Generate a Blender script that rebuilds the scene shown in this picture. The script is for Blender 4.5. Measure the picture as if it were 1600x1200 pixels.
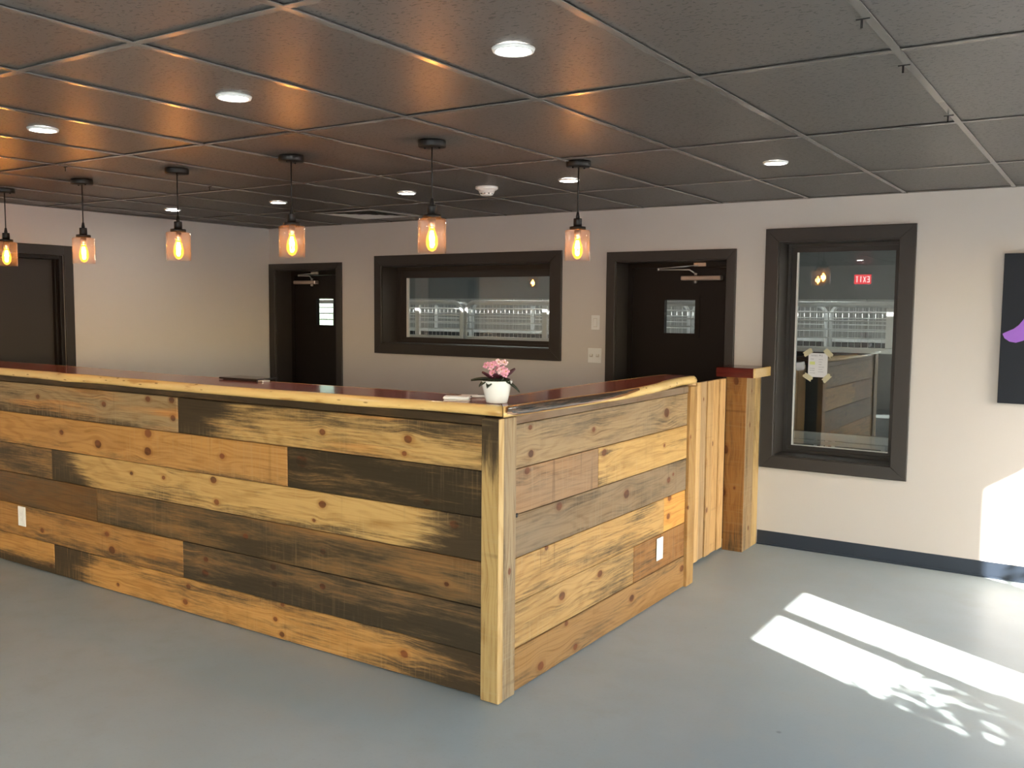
import bpy, bmesh, math, random
from mathutils import Vector, Matrix, noise as mnoise

for o in list(bpy.data.objects):
    bpy.data.objects.remove(o)
scene = bpy.context.scene
COL = scene.collection

# ------------------------------------------------------------------ camera
cam_data = bpy.data.cameras.new('camera')
cam_data.lens = 32.652
cam_data.sensor_width = 36.0
cam_data.sensor_fit = 'HORIZONTAL'
cam_data.clip_start = 0.05
cam_data.clip_end = 300
cam = bpy.data.objects.new('camera', cam_data)
COL.objects.link(cam)
_R = Vector((0.836094, 0.548523, 0.008391)); _U = Vector((-0.052115, 0.064192, 0.996576)); _F = Vector((-0.546106, 0.833668, -0.082256))
_m = Matrix((_R, _U, -_F)).transposed().to_4x4()
_m.translation = Vector((0.150763, -6.375152, 1.653208))
cam.matrix_world = _m
scene.camera = cam

# ------------------------------------------------------------------ world, sun, exposure
SUN_DIR = Vector((-1.0, 0.563, -0.686)).normalized()
world = bpy.data.worlds.new('sky_world')
scene.world = world
world.use_nodes = True
wt = world.node_tree
wt.nodes.clear()
sky = wt.nodes.new('ShaderNodeTexSky')
sky.sky_type = 'NISHITA'
sky.sun_disc = False
sky.sun_elevation = math.radians(30.9)
sky.sun_rotation = math.radians(119.4)
sky.air_density = 1.0
sky.dust_density = 1.6
bg = wt.nodes.new('ShaderNodeBackground')
bg.inputs['Strength'].default_value = 1.0
wo = wt.nodes.new('ShaderNodeOutputWorld')
wt.links.new(sky.outputs[0], bg.inputs['Color'])
wt.links.new(bg.outputs[0], wo.inputs['Surface'])

sun_data = bpy.data.lights.new('sun', 'SUN')
sun_data.energy = 24.0
sun_data.angle = math.radians(0.55)
sun_data.color = (1.0, 0.965, 0.92)
sun = bpy.data.objects.new('sun', sun_data)
COL.objects.link(sun)
sun.rotation_euler = SUN_DIR.to_track_quat('-Z', 'Y').to_euler()
sun.location = (8, -6, 7)

scene.view_settings.view_transform = 'Standard'
scene.view_settings.look = 'None'
scene.view_settings.gamma = 1.0
scene.view_settings.use_curve_mapping = False
scene.view_settings.exposure = 1.4
try:
    scene.cycles.max_bounces = 8
    scene.cycles.diffuse_bounces = 5
    scene.cycles.transparent_max_bounces = 24
    scene.cycles.sample_clamp_indirect = 6.0
    scene.cycles.caustics_reflective = False
    scene.cycles.caustics_refractive = False
    scene.cycles.use_denoising = True
except Exception:
    pass

# ------------------------------------------------------------------ dimensions (metres)
H = 2.397          # ceiling
XL, XR = -6.889, 1.6
YF = -9.5          # front wall (behind the camera)
WT = 0.26          # back wall thickness
GX, GA = -1.652, 0.61
GY, GB = -3.475, 1.209
rnd = random.Random(7)

# ------------------------------------------------------------------ helpers
def lin(r, g, b, k=1.0):
    def f(c):
        c = c / 255.0
        return c / 12.92 if c <= 0.04045 else ((c + 0.055) / 1.055) ** 2.4
    return (f(r) * k, f(g) * k, f(b) * k, 1.0)

def put(o, parent=None):
    COL.objects.link(o)
    if parent is not None:
        o.parent = parent
    return o

def tag(o, label=None, cat=None, group=None, kind=None):
    if label: o['label'] = label
    if cat: o['category'] = cat
    if group: o['group'] = group
    if kind: o['kind'] = kind
    return o

def empty(name, loc=(0, 0, 0), rz=0.0):
    o = bpy.data.objects.new(name, None)
    o.empty_display_size = 0.1
    o.location = loc
    o.rotation_euler = (0, 0, rz)
    return put(o)

class MB:
    """collects geometry for one mesh"""
    def __init__(self):
        self.v = []; self.f = []; self.s = []
    def add(self, vs, fs, smooth=False):
        b = len(self.v)
        self.v += [tuple(v) for v in vs]
        self.f += [tuple(b + i for i in f) for f in fs]
        self.s += [smooth] * len(fs)
        return self
    def box(self, x0, x1, y0, y1, z0, z1):
        return self.add([(x0, y0, z0), (x1, y0, z0), (x1, y1, z0), (x0, y1, z0), (x0, y0, z1), (x1, y0, z1), (x1, y1, z1), (x0, y1, z1)],
                        [(0, 3, 2, 1), (4, 5, 6, 7), (0, 1, 5, 4), (1, 2, 6, 5), (2, 3, 7, 6), (3, 0, 4, 7)])
    def cbox(self, x0, x1, y0, y1, z0, z1, c=0.004):
        """box with all twelve edges chamfered"""
        bm = bmesh.new()
        bmesh.ops.create_cube(bm, size=1.0)
        for v in bm.verts:
            v.co = Vector(((x0 + x1) / 2 + v.co.x * (x1 - x0), (y0 + y1) / 2 + v.co.y * (y1 - y0), (z0 + z1) / 2 + v.co.z * (z1 - z0)))
        bmesh.ops.bevel(bm, geom=list(bm.edges), offset=c, segments=1, affect='EDGES')
        bm.verts.index_update()
        vs = [v.co[:] for v in bm.verts]
        fs = [tuple(v.index for v in f.verts) for f in bm.faces]
        bm.free()
        return self.add(vs, fs)
    def lathe(self, prof, n=24, center=(0, 0, 0), smooth=True):
        cx, cy, cz = center
        vs = []; fs = []
        m = len(prof)
        for i in range(n):
            a = 2 * math.pi * i / n
            for r, z in prof:
                vs.append((cx + r * math.cos(a), cy + r * math.sin(a), cz + z))
        for i in range(n):
            j = (i + 1) % n
            for k in range(m - 1):
                fs.append((i * m + k, j * m + k, j * m + k + 1, i * m + k + 1))
        return self.add(vs, fs, smooth)
    def tube(self, pts, r, n=8, smooth=True, cap=True):
        pts = [Vector(p) for p in pts]
        vs = []; fs = []
        up = Vector((0, 0, 1))
        for i, p in enumerate(pts):
            d = (pts[min(i + 1, len(pts) - 1)] - pts[max(i - 1, 0)]).normalized()
            a = d.cross(up)
            if a.length < 1e-4: a = d.cross(Vector((1, 0, 0)))
            a.normalize(); b = d.cross(a).normalized()
            rr = r[i] if isinstance(r, (list, tuple)) else r
            for k in range(n):
                t = 2 * math.pi * k / n
                vs.append(p + a * (rr * math.cos(t)) + b * (rr * math.sin(t)))
        for i in range(len(pts) - 1):
            for k in range(n):
                l = (k + 1) % n
                fs.append((i * n + k, i * n + l, (i + 1) * n + l, (i + 1) * n + k))
        if cap:
            fs.append(tuple(range(n))[::-1]); fs.append(tuple((len(pts) - 1) * n + k for k in range(n)))
        return self.add(vs, fs, smooth)
    def mesh(self, name):
        me = bpy.data.meshes.new(name)
        me.from_pydata(self.v, [], self.f)
        me.update()
        me.polygons.foreach_set('use_smooth', self.s)
        bm = bmesh.new(); bm.from_mesh(me)
        bmesh.ops.recalc_face_normals(bm, faces=list(bm.faces))
        bm.to_mesh(me); bm.free()
        return me
    def build(self, name, mat, parent=None, loc=None, rot=None):
        me = self.mesh(name)
        if mat: me.materials.append(mat)
        o = bpy.data.objects.new(name, me)
        if loc is not None: o.location = loc
        if rot is not None: o.rotation_euler = rot
        return put(o, parent)

def copy_tree(o, parent=None):
    c = o.copy(); COL.objects.link(c); c.parent = parent
    for ch in list(o.children): copy_tree(ch, c)
    return c

# ------------------------------------------------------------------ node helpers
class NT:
    def __init__(self, name):
        self.mat = bpy.data.materials.new(name)
        self.mat.use_nodes = True
        self.t = self.mat.node_tree
        self.t.nodes.clear()
        self.out = self.t.nodes.new('ShaderNodeOutputMaterial')
    def n(self, typ, ins=None, **props):
        nd = self.t.nodes.new(typ)
        for k, v in props.items(): setattr(nd, k, v)
        for k, v in (ins or {}).items(): self.set(nd.inputs[k], v)
        return nd
    def set(self, sock, v):
        if hasattr(v, 'links') or hasattr(v, 'is_linked'): self.t.links.new(v, sock)
        else: sock.default_value = v
    def m(self, op, a, b=0.0, c=0.0, clamp=False):
        nd = self.t.nodes.new('ShaderNodeMath'); nd.operation = op; nd.use_clamp = clamp
        for i, v in enumerate((a, b, c)): self.set(nd.inputs[i], v)
        return nd.outputs[0]
    def ss(self, x, a, b):
        nd = self.t.nodes.new('ShaderNodeMapRange'); nd.interpolation_type = 'SMOOTHSTEP'
        self.set(nd.inputs[0], x); self.set(nd.inputs[1], a); self.set(nd.inputs[2], b)
        return nd.outputs[0]
    def mix(self, f, a, b, blend='MIX'):
        nd = self.t.nodes.new('ShaderNodeMix'); nd.data_type = 'RGBA'; nd.blend_type = blend
        self.set(nd.inputs['Factor'], f); self.set(nd.inputs['A'], a) if False else self.set(nd.inputs[6], a); self.set(nd.inputs[7], b)
        return nd.outputs[2]
    def xyz(self, x, y, z):
        nd = self.t.nodes.new('ShaderNodeCombineXYZ')
        for i, v in enumerate((x, y, z)): self.set(nd.inputs[i], v)
        return nd.outputs[0]
    def noise(self, vec, scale=1.0, detail=2.0, rough=0.5, dist=0.0):
        nd = self.n('ShaderNodeTexNoise', {'Vector': vec, 'Scale': scale, 'Detail': detail, 'Roughness': rough, 'Distortion': dist})
        return nd.outputs['Fac'] if 'Fac' in nd.outputs else nd.outputs[0]
    def bsdf(self, **ins):
        p = self.t.nodes.new('ShaderNodeBsdfPrincipled')
        for k, v in ins.items(): self.set(p.inputs[k.replace('_', ' ')], v)
        self.t.links.new(p.outputs[0], self.out.inputs['Surface'])
        return p
    def bump(self, h, strength=0.3, dist=0.001):
        return self.n('ShaderNodeBump', {'Strength': strength, 'Distance': dist, 'Height': h}).outputs[0]
    def pos(self):
        return self.n('ShaderNodeNewGeometry').outputs['Position']

def plain(name, col, rough=0.5, metal=0.0, spec=0.5, var=0.06, scale=6.0, bump=0.0, coat=0.0):
    t = NT(name)
    p = t.n('ShaderNodeTexCoord').outputs['Object']
    f = t.noise(p, scale, 3.0)
    c = t.mix(f, tuple(x * (1 - var) for x in col[:3]) + (1,), tuple(min(1, x * (1 + var)) for x in col[:3]) + (1,))
    b = t.bsdf(Base_Color=c, Roughness=rough, Metallic=metal, Specular_IOR_Level=spec, Coat_Weight=coat)
    if bump:
        t.set(b.inputs['Normal'], t.bump(t.noise(p, 90.0, 3.0), bump, 0.002))
    return t.mat

def emissive(name, col, strength):
    t = NT(name)
    e = t.n('ShaderNodeEmission', {'Color': col, 'Strength': strength})
    t.t.links.new(e.outputs[0], t.out.inputs['Surface'])
    return t.mat

def thin_glass(name, tint=(0.93, 0.97, 0.95, 1), haze=0.0, haze_col=(0.8, 0.8, 0.8, 1), boost=1.0):
    t = NT(name)
    tr = t.n('ShaderNodeBsdfTransparent', {'Color': tint})
    gl = t.n('ShaderNodeBsdfGlossy', {'Color': (1, 1, 1, 1), 'Roughness': 0.0})
    fc = t.n('ShaderNodeLayerWeight', {'Blend': 0.5}).outputs['Facing']
    fac = t.m('MULTIPLY', t.m('ADD', 0.04, t.m('MULTIPLY', t.m('POWER', fc, 5.0), 0.96)), boost, clamp=True)
    mx = t.n('ShaderNodeMixShader', {0: fac}); t.t.links.new(tr.outputs[0], mx.inputs[1]); t.t.links.new(gl.outputs[0], mx.inputs[2])
    last = mx
    if haze > 0:
        df = t.n('ShaderNodeBsdfDiffuse', {'Color': haze_col})
        m2 = t.n('ShaderNodeMixShader', {0: haze}); t.t.links.new(mx.outputs[0], m2.inputs[1]); t.t.links.new(df.outputs[0], m2.inputs[2])
        last = m2
    t.t.links.new(last.outputs[0], t.out.inputs['Surface'])
    return t.mat

# ------------------------------------------------------------------ shared materials
def wall_paint():
    t = NT('beige_wall_paint')
    p = t.pos()
    f = t.noise(p, 0.9, 3.0)
    c = t.mix(f, (0.575, 0.528, 0.487, 1), (0.615, 0.566, 0.524, 1))
    b = t.bsdf(Base_Color=c, Roughness=0.62, Specular_IOR_Level=0.3)
    t.set(b.inputs['Normal'], t.bump(t.noise(p, 140.0, 3.0), 0.12, 0.001))
    return t.mat

def floor_mat():
    t = NT('grey_sealed_concrete')
    p = t.pos()
    big = t.noise(p, 0.7, 4.0, 0.55)
    mid = t.noise(p, 5.0, 5.0, 0.6)
    fine = t.noise(p, 60.0, 4.0, 0.6)
    c = t.mix(t.ss(big, 0.3, 0.7), (0.32, 0.368, 0.375, 1), (0.38, 0.425, 0.43, 1))
    c = t.mix(t.ss(mid, 0.45, 0.75), c, (0.355, 0.385, 0.375, 1))
    c = t.mix(t.m('MULTIPLY', t.ss(fine, 0.55, 0.75), 0.25), c, (0.26, 0.29, 0.29, 1))
    spk = t.n('ShaderNodeTexVoronoi', {'Vector': p, 'Scale': 2.3}).outputs['Distance']
    c = t.mix(t.m('MULTIPLY', t.ss(spk, 0.035, 0.01), 0.5), c, (0.1, 0.11, 0.11, 1))
    ro = t.m('ADD', 0.34, t.m('MULTIPLY', mid, 0.16))
    b = t.bsdf(Base_Color=c, Roughness=ro, Specular_IOR_Level=0.45)
    t.set(b.inputs['Normal'], t.bump(t.m('ADD', fine, t.m('MULTIPLY', mid, 1.4)), 0.22, 0.0012))
    return t.mat

def tile_mat():
    t = NT('charcoal_fissured_tile')
    p = t.pos()
    rndv = t.n('ShaderNodeObjectInfo').outputs['Random']
    ps = t.n('ShaderNodeVectorMath', {0: p, 1: (1.0, 1.6, 1.0)}, operation='MULTIPLY').outputs[0]
    sp = t.noise(ps, 62.0, 2.0, 0.5, 0.6)
    pits = t.ss(sp, 0.42, 0.36)
    tone = t.noise(p, 2.2, 4.0, 0.6)
    c = t.mix(tone, (0.084, 0.076, 0.070, 1), (0.106, 0.096, 0.089, 1))
    c = t.mix(t.m('MULTIPLY', rndv, 0.5), c, (0.12, 0.108, 0.098, 1))
    scuff = t.ss(t.noise(t.n('ShaderNodeVectorMath', {0: p, 1: (9.0, 3.0, 1.0)}, operation='MULTIPLY').outputs[0], 0.9, 6.0, 0.75), 0.66, 0.80)
    c = t.mix(t.m('MULTIPLY', scuff, 0.22), c, (0.26, 0.24, 0.22, 1))
    c = t.mix(t.m('MULTIPLY', pits, 0.75), c, (0.02, 0.018, 0.016, 1))
    b = t.bsdf(Base_Color=c, Roughness=0.42, Specular_IOR_Level=0.28)
    t.set(b.inputs['Normal'], t.bump(t.m('SUBTRACT', t.m('MULTIPLY', t.noise(p, 160.0, 3.0), 0.4), pits), 0.35, 0.0015))
    return t.mat

M = {}
M['wall'] = wall_paint()
M['floor'] = floor_mat()
M['tile'] = tile_mat()
M['grid'] = plain('charcoal_metal_grid', (0.16, 0.146, 0.132, 1), 0.22, 0.0, 0.5, 0.05)
M['plenum'] = plain('dark_plenum', (0.02, 0.02, 0.02, 1), 0.9)
M['dark_paint'] = plain('charcoal_brown_enamel', (0.040, 0.034, 0.030, 1), 0.45, 0, 0.30, 0.06, 3.0, 0.05)
M['door_paint'] = plain('dark_brown_door_enamel', (0.010, 0.007, 0.0055, 1), 0.5, 0, 0.25, 0.08, 2.0, 0.05)
M['base'] = plain('navy_vinyl_cove', (0.022, 0.030, 0.045, 1), 0.35, 0, 0.5)
M['white_trim'] = plain('white_plastic', (0.78, 0.78, 0.76, 1), 0.35)
M['slot'] = plain('dark_slot', (0.03, 0.03, 0.03, 1), 0.6)
M['slot_grey'] = plain('grey_slot', (0.45, 0.45, 0.44, 1), 0.6)
M['black_metal'] = plain('matte_black_metal', (0.011, 0.0095, 0.0085, 1), 0.45, 0.0, 0.3)
M['nickel'] = plain('brushed_nickel', (0.62, 0.58, 0.53, 1), 0.3, 0.85)
M['closer'] = plain('tan_closer_cover', (0.42, 0.34, 0.28, 1), 0.35, 0.4)
M['glass'] = thin_glass('window_glass', (0.95, 0.975, 0.965, 1), boost=1.9)
M['ext_glass'] = thin_glass('exterior_glass', (0.97, 0.98, 0.97, 1))
M['dimming_glass'] = thin_glass('sky_dimming_glass', (0.66, 0.72, 0.68, 1))  # tint added only to dim the bright sky behind the kennel window
M['shade_glass'] = thin_glass('clear_shade_glass', (0.992, 0.978, 0.972, 1), 0.014, (0.95, 0.86, 0.82, 1), boost=1.0)
M['galv'] = plain('galvanised_tube', (0.84, 0.85, 0.84, 1), 0.35, 0.1)
M['kennel_dark'] = plain('dark_kennel_panel', (0.016, 0.020, 0.024, 1), 0.4)
M['kennel_wall'] = plain('white_wainscot', (0.50, 0.51, 0.49, 1), 0.5)
M['kennel_grey'] = plain('grey_kennel_wall', (0.20, 0.21, 0.21, 1), 0.6)
M['kennel_floor'] = plain('kennel_floor_grey', (0.16, 0.17, 0.17, 1), 0.5)
M['asphalt'] = plain('pale_pavement', (0.52, 0.50, 0.47, 1), 0.85, 0, 0.3, 0.2, 3.0)
M['lamp_white'] = emissive('led_lens', (1.0, 0.94, 0.85, 1), 45.0)
M['tube_white'] = emissive('fluorescent_lens', (0.97, 1.0, 0.97, 1), 15.0)

# ================================================================== STRUCTURE
def wall_cells(mb, a0, a1, z0, z1, holes, mk):
    """rectangle a0..a1 x z0..z1 with rectangular holes (a,b,zlo,zhi), emitted as boxes by mk(a,b,z,w)"""
    xs = sorted(set([a0, a1] + [h[0] for h in holes] + [h[1] for h in holes]))
    for i in range(len(xs) - 1):
        xa, xb = xs[i], xs[i + 1]
        cuts = sorted([(h[2], h[3]) for h in holes if h[0] <= xa + 1e-6 and h[1] >= xb - 1e-6])
        z = z0
        for lo, hi in cuts:
            if lo > z + 1e-6: mk(xa, xb, z, lo)
            z = max(z, hi)
        if z < z1 - 1e-6: mk(xa, xb, z, z1)

D1 = (-6.80, -5.985, 0.0, 1.995)
D2 = (-3.088, -2.211, 0.0, 2.006)
W1 = (-5.430, -3.667, 1.322, 2.015)
W2 = (-1.843, -1.066, 0.638, 2.115)
D3 = (-3.02, -2.132, 0.0, 2.03)      # left wall (y range)

mb = MB(); mb.box(XL - 0.2, XR + 0.2, YF - 0.2, WT, -0.12, 0.0)
fl = mb.build('floor', M['floor']); tag(fl, 'grey sealed concrete floor across the whole room', 'floor', kind='structure')

mb = MB()
wall_cells(mb, -13.2, XR + 0.2, 0.0, 2.75, [D1, D2, W1, W2], lambda a, b, z, w: mb.box(a, b, 0.0, WT, z, w))
tag(mb.build('wall_back', M['wall']), 'beige painted back wall with two doors and two inside windows', 'wall', kind='structure')

mb = MB()
wall_cells(mb, YF, 0.0, 0.0, 2.75, [D3], lambda a, b, z, w: mb.box(XL - 0.2, XL, a, b, z, w))
tag(mb.build('wall_left', M['wall']), 'beige painted left side wall holding the brown door', 'wall', kind='structure')

ZT = 0.686 * (XR + 1.432)
WINS_R = [(-1.25, -0.16, 0.10, ZT), (-3.611, -2.62, 0.22, ZT), (-9.2, -6.7, 0.22, ZT)]
mb = MB()
wall_cells(mb, YF, 0.0, 0.0, 2.75, WINS_R, lambda a, b, z, w: mb.box(XR, XR + 0.12, a, b, z, w))
tag(mb.build('wall_right', M['wall']), 'beige painted right side wall with tall daylight windows', 'wall', kind='structure')

WINS_F = [(-1.5, -0.3, 0.12, ZT), (0.05, 1.35, 0.12, ZT)]
mb = MB()
wall_cells(mb, XL - 0.2, XR + 0.12, 0.0, 2.75, WINS_F, lambda a, b, z, w: mb.box(a, b, YF - 0.14, YF, z, w))
tag(mb.build('wall_front', M['wall']), 'beige front wall behind the viewer with storefront windows', 'wall', kind='structure')

# ---- outside ground
mb = MB(); mb.box(-60, 60, -60, 60, -0.30, -0.14)
tag(mb.build('pavement', M['asphalt']), 'pale pavement outside the building', 'pavement', kind='structure')

# ---- ceiling: slab, grid, tiles
mb = MB(); mb.box(XL - 0.2, XR + 0.12, YF - 0.14, 0.0, H + 0.09, H + 0.35)
ceil = mb.build('ceiling', M['plenum']); tag(ceil, 'dark suspended ceiling of charcoal tiles in a metal grid', 'ceiling', kind='structure')
xs = [GX + GA * i for i in range(-9, 6)]; xs = [x for x in xs if XL + 0.03 < x < XR - 0.03]
ys = [GY + GB * j for j in range(-5, 3)]; ys = [y for y in ys if YF + 0.03 < y < -0.03]
xe = [XL] + xs + [XR]; ye = [YF] + ys + [0.0]
tile_meshes = {}
for i in range(len(xe) - 1):
    for j in range(len(ye) - 1):
        w = xe[i + 1] - xe[i] - 0.006; d = ye[j + 1] - ye[j] - 0.006
        key = (round(w, 3), round(d, 3))
        if key not in tile_meshes:
            t = MB(); t.box(-w / 2, w / 2, -d / 2, d / 2, 0, 0.016)
            me = t.mesh('ceiling_tile'); me.materials.append(M['tile']); tile_meshes[key] = me
        o = bpy.data.objects.new('ceiling_tile', tile_meshes[key])
        o.location = ((xe[i] + xe[i + 1]) / 2 + rnd.uniform(-.001, .001), (ye[j] + ye[j + 1]) / 2, H + 0.006 + rnd.uniform(0, .002))
        o.rotation_euler = (rnd.uniform(-.0012, .0012), rnd.uniform(-.0012, .0012), 0)
        put(o, ceil)
for x in xs:
    t = MB(); t.box(-0.012, 0.012, YF, 0, 0, 0.003); t.box(-0.0008, 0.0008, YF, 0, 0.003, 0.04)
    t.build('main_runner', M['grid'], ceil, (x, 0, H))
for y in ys:
    for i in range(len(xe) - 1):
        t = MB(); t.box(xe[i] + 0.012, xe[i + 1] - 0.012, -0.012, 0.012, 0.0006, 0.0032)
        t.build('cross_tee', M['grid'], ceil, (0, y, H))
t = MB(); t.box(XL, XR, -0.022, 0, 0, 0.003); t.build('wall_angle', M['grid'], ceil, (0, 0, H))
t = MB(); t.box(0, 0.022, YF, 0, 0, 0.003); t.build('wall_angle', M['grid'], ceil, (XL, 0, H))

# small grid hooks hanging from the runners
hk = MB()
hk.box(-0.030, 0.005, -0.0018, 0.0018, -0.003, 0.0); hk.box(-0.018, -0.012, -0.0014, 0.0014, -0.024, -0.003)
hook_me = hk.mesh('ceiling_hook'); hook_me.materials.append(M['black_metal'])
hooks = [(-0.432, -3.842, 'nearest the camera on the right'), (-0.432, -3.308, 'just past the first crossing on the right'), (-0.432, -2.44, 'farthest along the right runner'),
         (-4.702, -3.824, 'at the far left edge above the bar'), (-4.702, -3.41, 'above the left pendants beside the seam'), (-4.702, -2.45, 'between the third and fourth pendants')]
for x, y, w in hooks:
    o = bpy.data.objects.new('ceiling_hook', hook_me); o.location = (x, y, H); put(o)
    tag(o, 'small dark clip hanging from the ceiling grid, ' + w, 'ceiling clip', 'clips on the ceiling grid')

# ---- baseboards
mb = MB(); mb.box(-1.935, XR, -0.006, 0, 0, 0.1); mb.box(-1.935, XR, -0.014, -0.006, 0, 0.012)
tag(mb.build('baseboard_back', M['base']), 'dark navy vinyl baseboard under the tall window', 'baseboard', kind='structure')
mb = MB(); mb.box(XR - 0.006, XR, YF, -0.014, 0, 0.1)
tag(mb.build('baseboard_right', M['base']), 'dark navy vinyl baseboard along the right wall', 'baseboard', kind='structure')
mb = MB(); mb.box(XL, XL + 0.006, YF, -3.1, 0, 0.1); mb.box(XL, XL + 0.006, -2.05, -0.1, 0, 0.1)
tag(mb.build('baseboard_left', M['base']), 'dark navy vinyl baseboard along the left wall', 'baseboard', kind='structure')

# ---- casings, doors and inside windows of the back wall
def casing(parent, x0, x1, z0, z1, wl, wr, wt_, wb, mat, p=0.02):
    """mitred boards round an opening on the back wall, proud of y=0"""
    def piece(quad):
        t = MB()
        c = 0.003
        cx = sum(q[0] for q in quad) / 4; cz = sum(q[1] for q in quad) / 4
        ins = [(q[0] + (c if q[0] < cx else -c), q[1] + (c if q[1] < cz else -c)) for q in quad]
        vs = [(q[0], 0, q[1]) for q in quad] + [(q[0], -p + c, q[1]) for q in quad] + [(q[0], -p, q[1]) for q in ins]
        fs = [(0, 1, 2, 3), (8, 9, 10, 11)]
        for k in range(4):
            l = (k + 1) % 4
            fs += [(k, l, 4 + l, 4 + k), (4 + k, 4 + l, 8 + l, 8 + k)]
        t.add(vs, fs)
        return t.build('casing_board', mat, parent)
    X0, X1, Z0, Z1 = x0 - wl, x1 + wr, z0 - wb, z1 + wt_
    piece([(X0, Z1), (X1, Z1), (x1, z1), (x0, z1)])
    if wb > 0:
        piece([(X0, Z0), (x0, z0), (x1, z0), (X1, Z0)])
        piece([(X0, Z0), (X0, Z1), (x0, z1), (x0, z0)]); piece([(X1, Z0), (x1, z0), (x1, z1), (X1, Z1)])
    else:
        piece([(X0, z0), (X0, Z1), (x0, z1), (x0, z0)]); piece([(X1, z0), (x1, z0), (x1, z1), (X1, Z1)])

def jambs(parent, x0, x1, z0, z1, mat, y0=0.0, y1=0.20, t_=0.006, sill=True):
    t = MB(); t.box(x0, x0 + t_, y0, y1, z0, z1); t.build('jamb', mat, parent)
    t = MB(); t.box(x1 - t_, x1, y0, y1, z0, z1); t.build('jamb', mat, parent)
    t = MB(); t.box(x0 + t_, x1 - t_, y0, y1, z1 - t_, z1); t.build('head_jamb', mat, parent)
    if sill:
        t = MB(); t.box(x0 + t_, x1 - t_, y0, y1, z0, z0 + t_); t.build('sill', mat, parent)

def frame4(mb, x0, x1, z0, z1, y0, y1, w, wb=None):
    wb = w if wb is None else wb
    mb.box(x0, x0 + w, y0, y1, z0, z1); mb.box(x1 - w, x1, y0, y1, z0, z1)
    mb.box(x0 + w, x1 - w, y0, y1, z1 - w, z1)
    if wb > 0: mb.box(x0 + w, x1 - w, y0, y1, z0, z0 + wb)
    return mb

def inside_window(name, label, op, casw, fw, fb, bead):
    x0, x1, z0, z1 = op
    root = empty(name, ((x0 + x1) / 2, 0, z0)); tag(root, label, 'window', kind='structure')
    off = (-(x0 + x1) / 2, 0, -z0)
    a, b, c_, d = x0 + off[0], x1 + off[0], 0.0, z1 - z0
    casing(root, a, b, c_, d, *casw, M['dark_paint'])
    jambs(root, a, b, c_, d, M['dark_paint'])
    t = frame4(MB(), a, b, c_, d, 0.198, 0.252, fw * 0.45, fb * 0.5); t.build('outer_frame', M['dark_paint'], root)
    e = fw * 0.45
    t = frame4(MB(), a + e, b - e, c_ + fb * 0.5, d - e, 0.212, 0.25, fw * 0.55, fb * 0.5); t.build('sash', M['dark_paint'], root)
    t = MB(); t.box(a + fw, a + fw + bead[0], 0.215, 0.23, c_ + fb, d - fw); t.build('glazing_bead', M['white_trim'], root)
    if bead[1]:
        t = MB(); t.box(a + fw + bead[0], b - fw, 0.215, 0.23, c_ + fb, c_ + fb + bead[1]); t.build('glazing_bead', M['white_trim'], root)
    t = MB(); t.box(a + fw + bead[0], b - fw, 0.224, 0.228, c_ + fb + bead[1], d - fw); t.build('pane', M['glass'], root)
    return root
inside_window('window_1', 'long low inside window with dark casing in the middle of the back wall', W1, (0.08, 0.108, 0.088, 0.09), 0.105, 0.052, (0.024, 0))
inside_window('window_2', 'tall inside window with grey casing right of the wooden pillar', W2, (0.09, 0.10, 0.089, 0.086), 0.062, 0.055, (0.012, 0.006))

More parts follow.
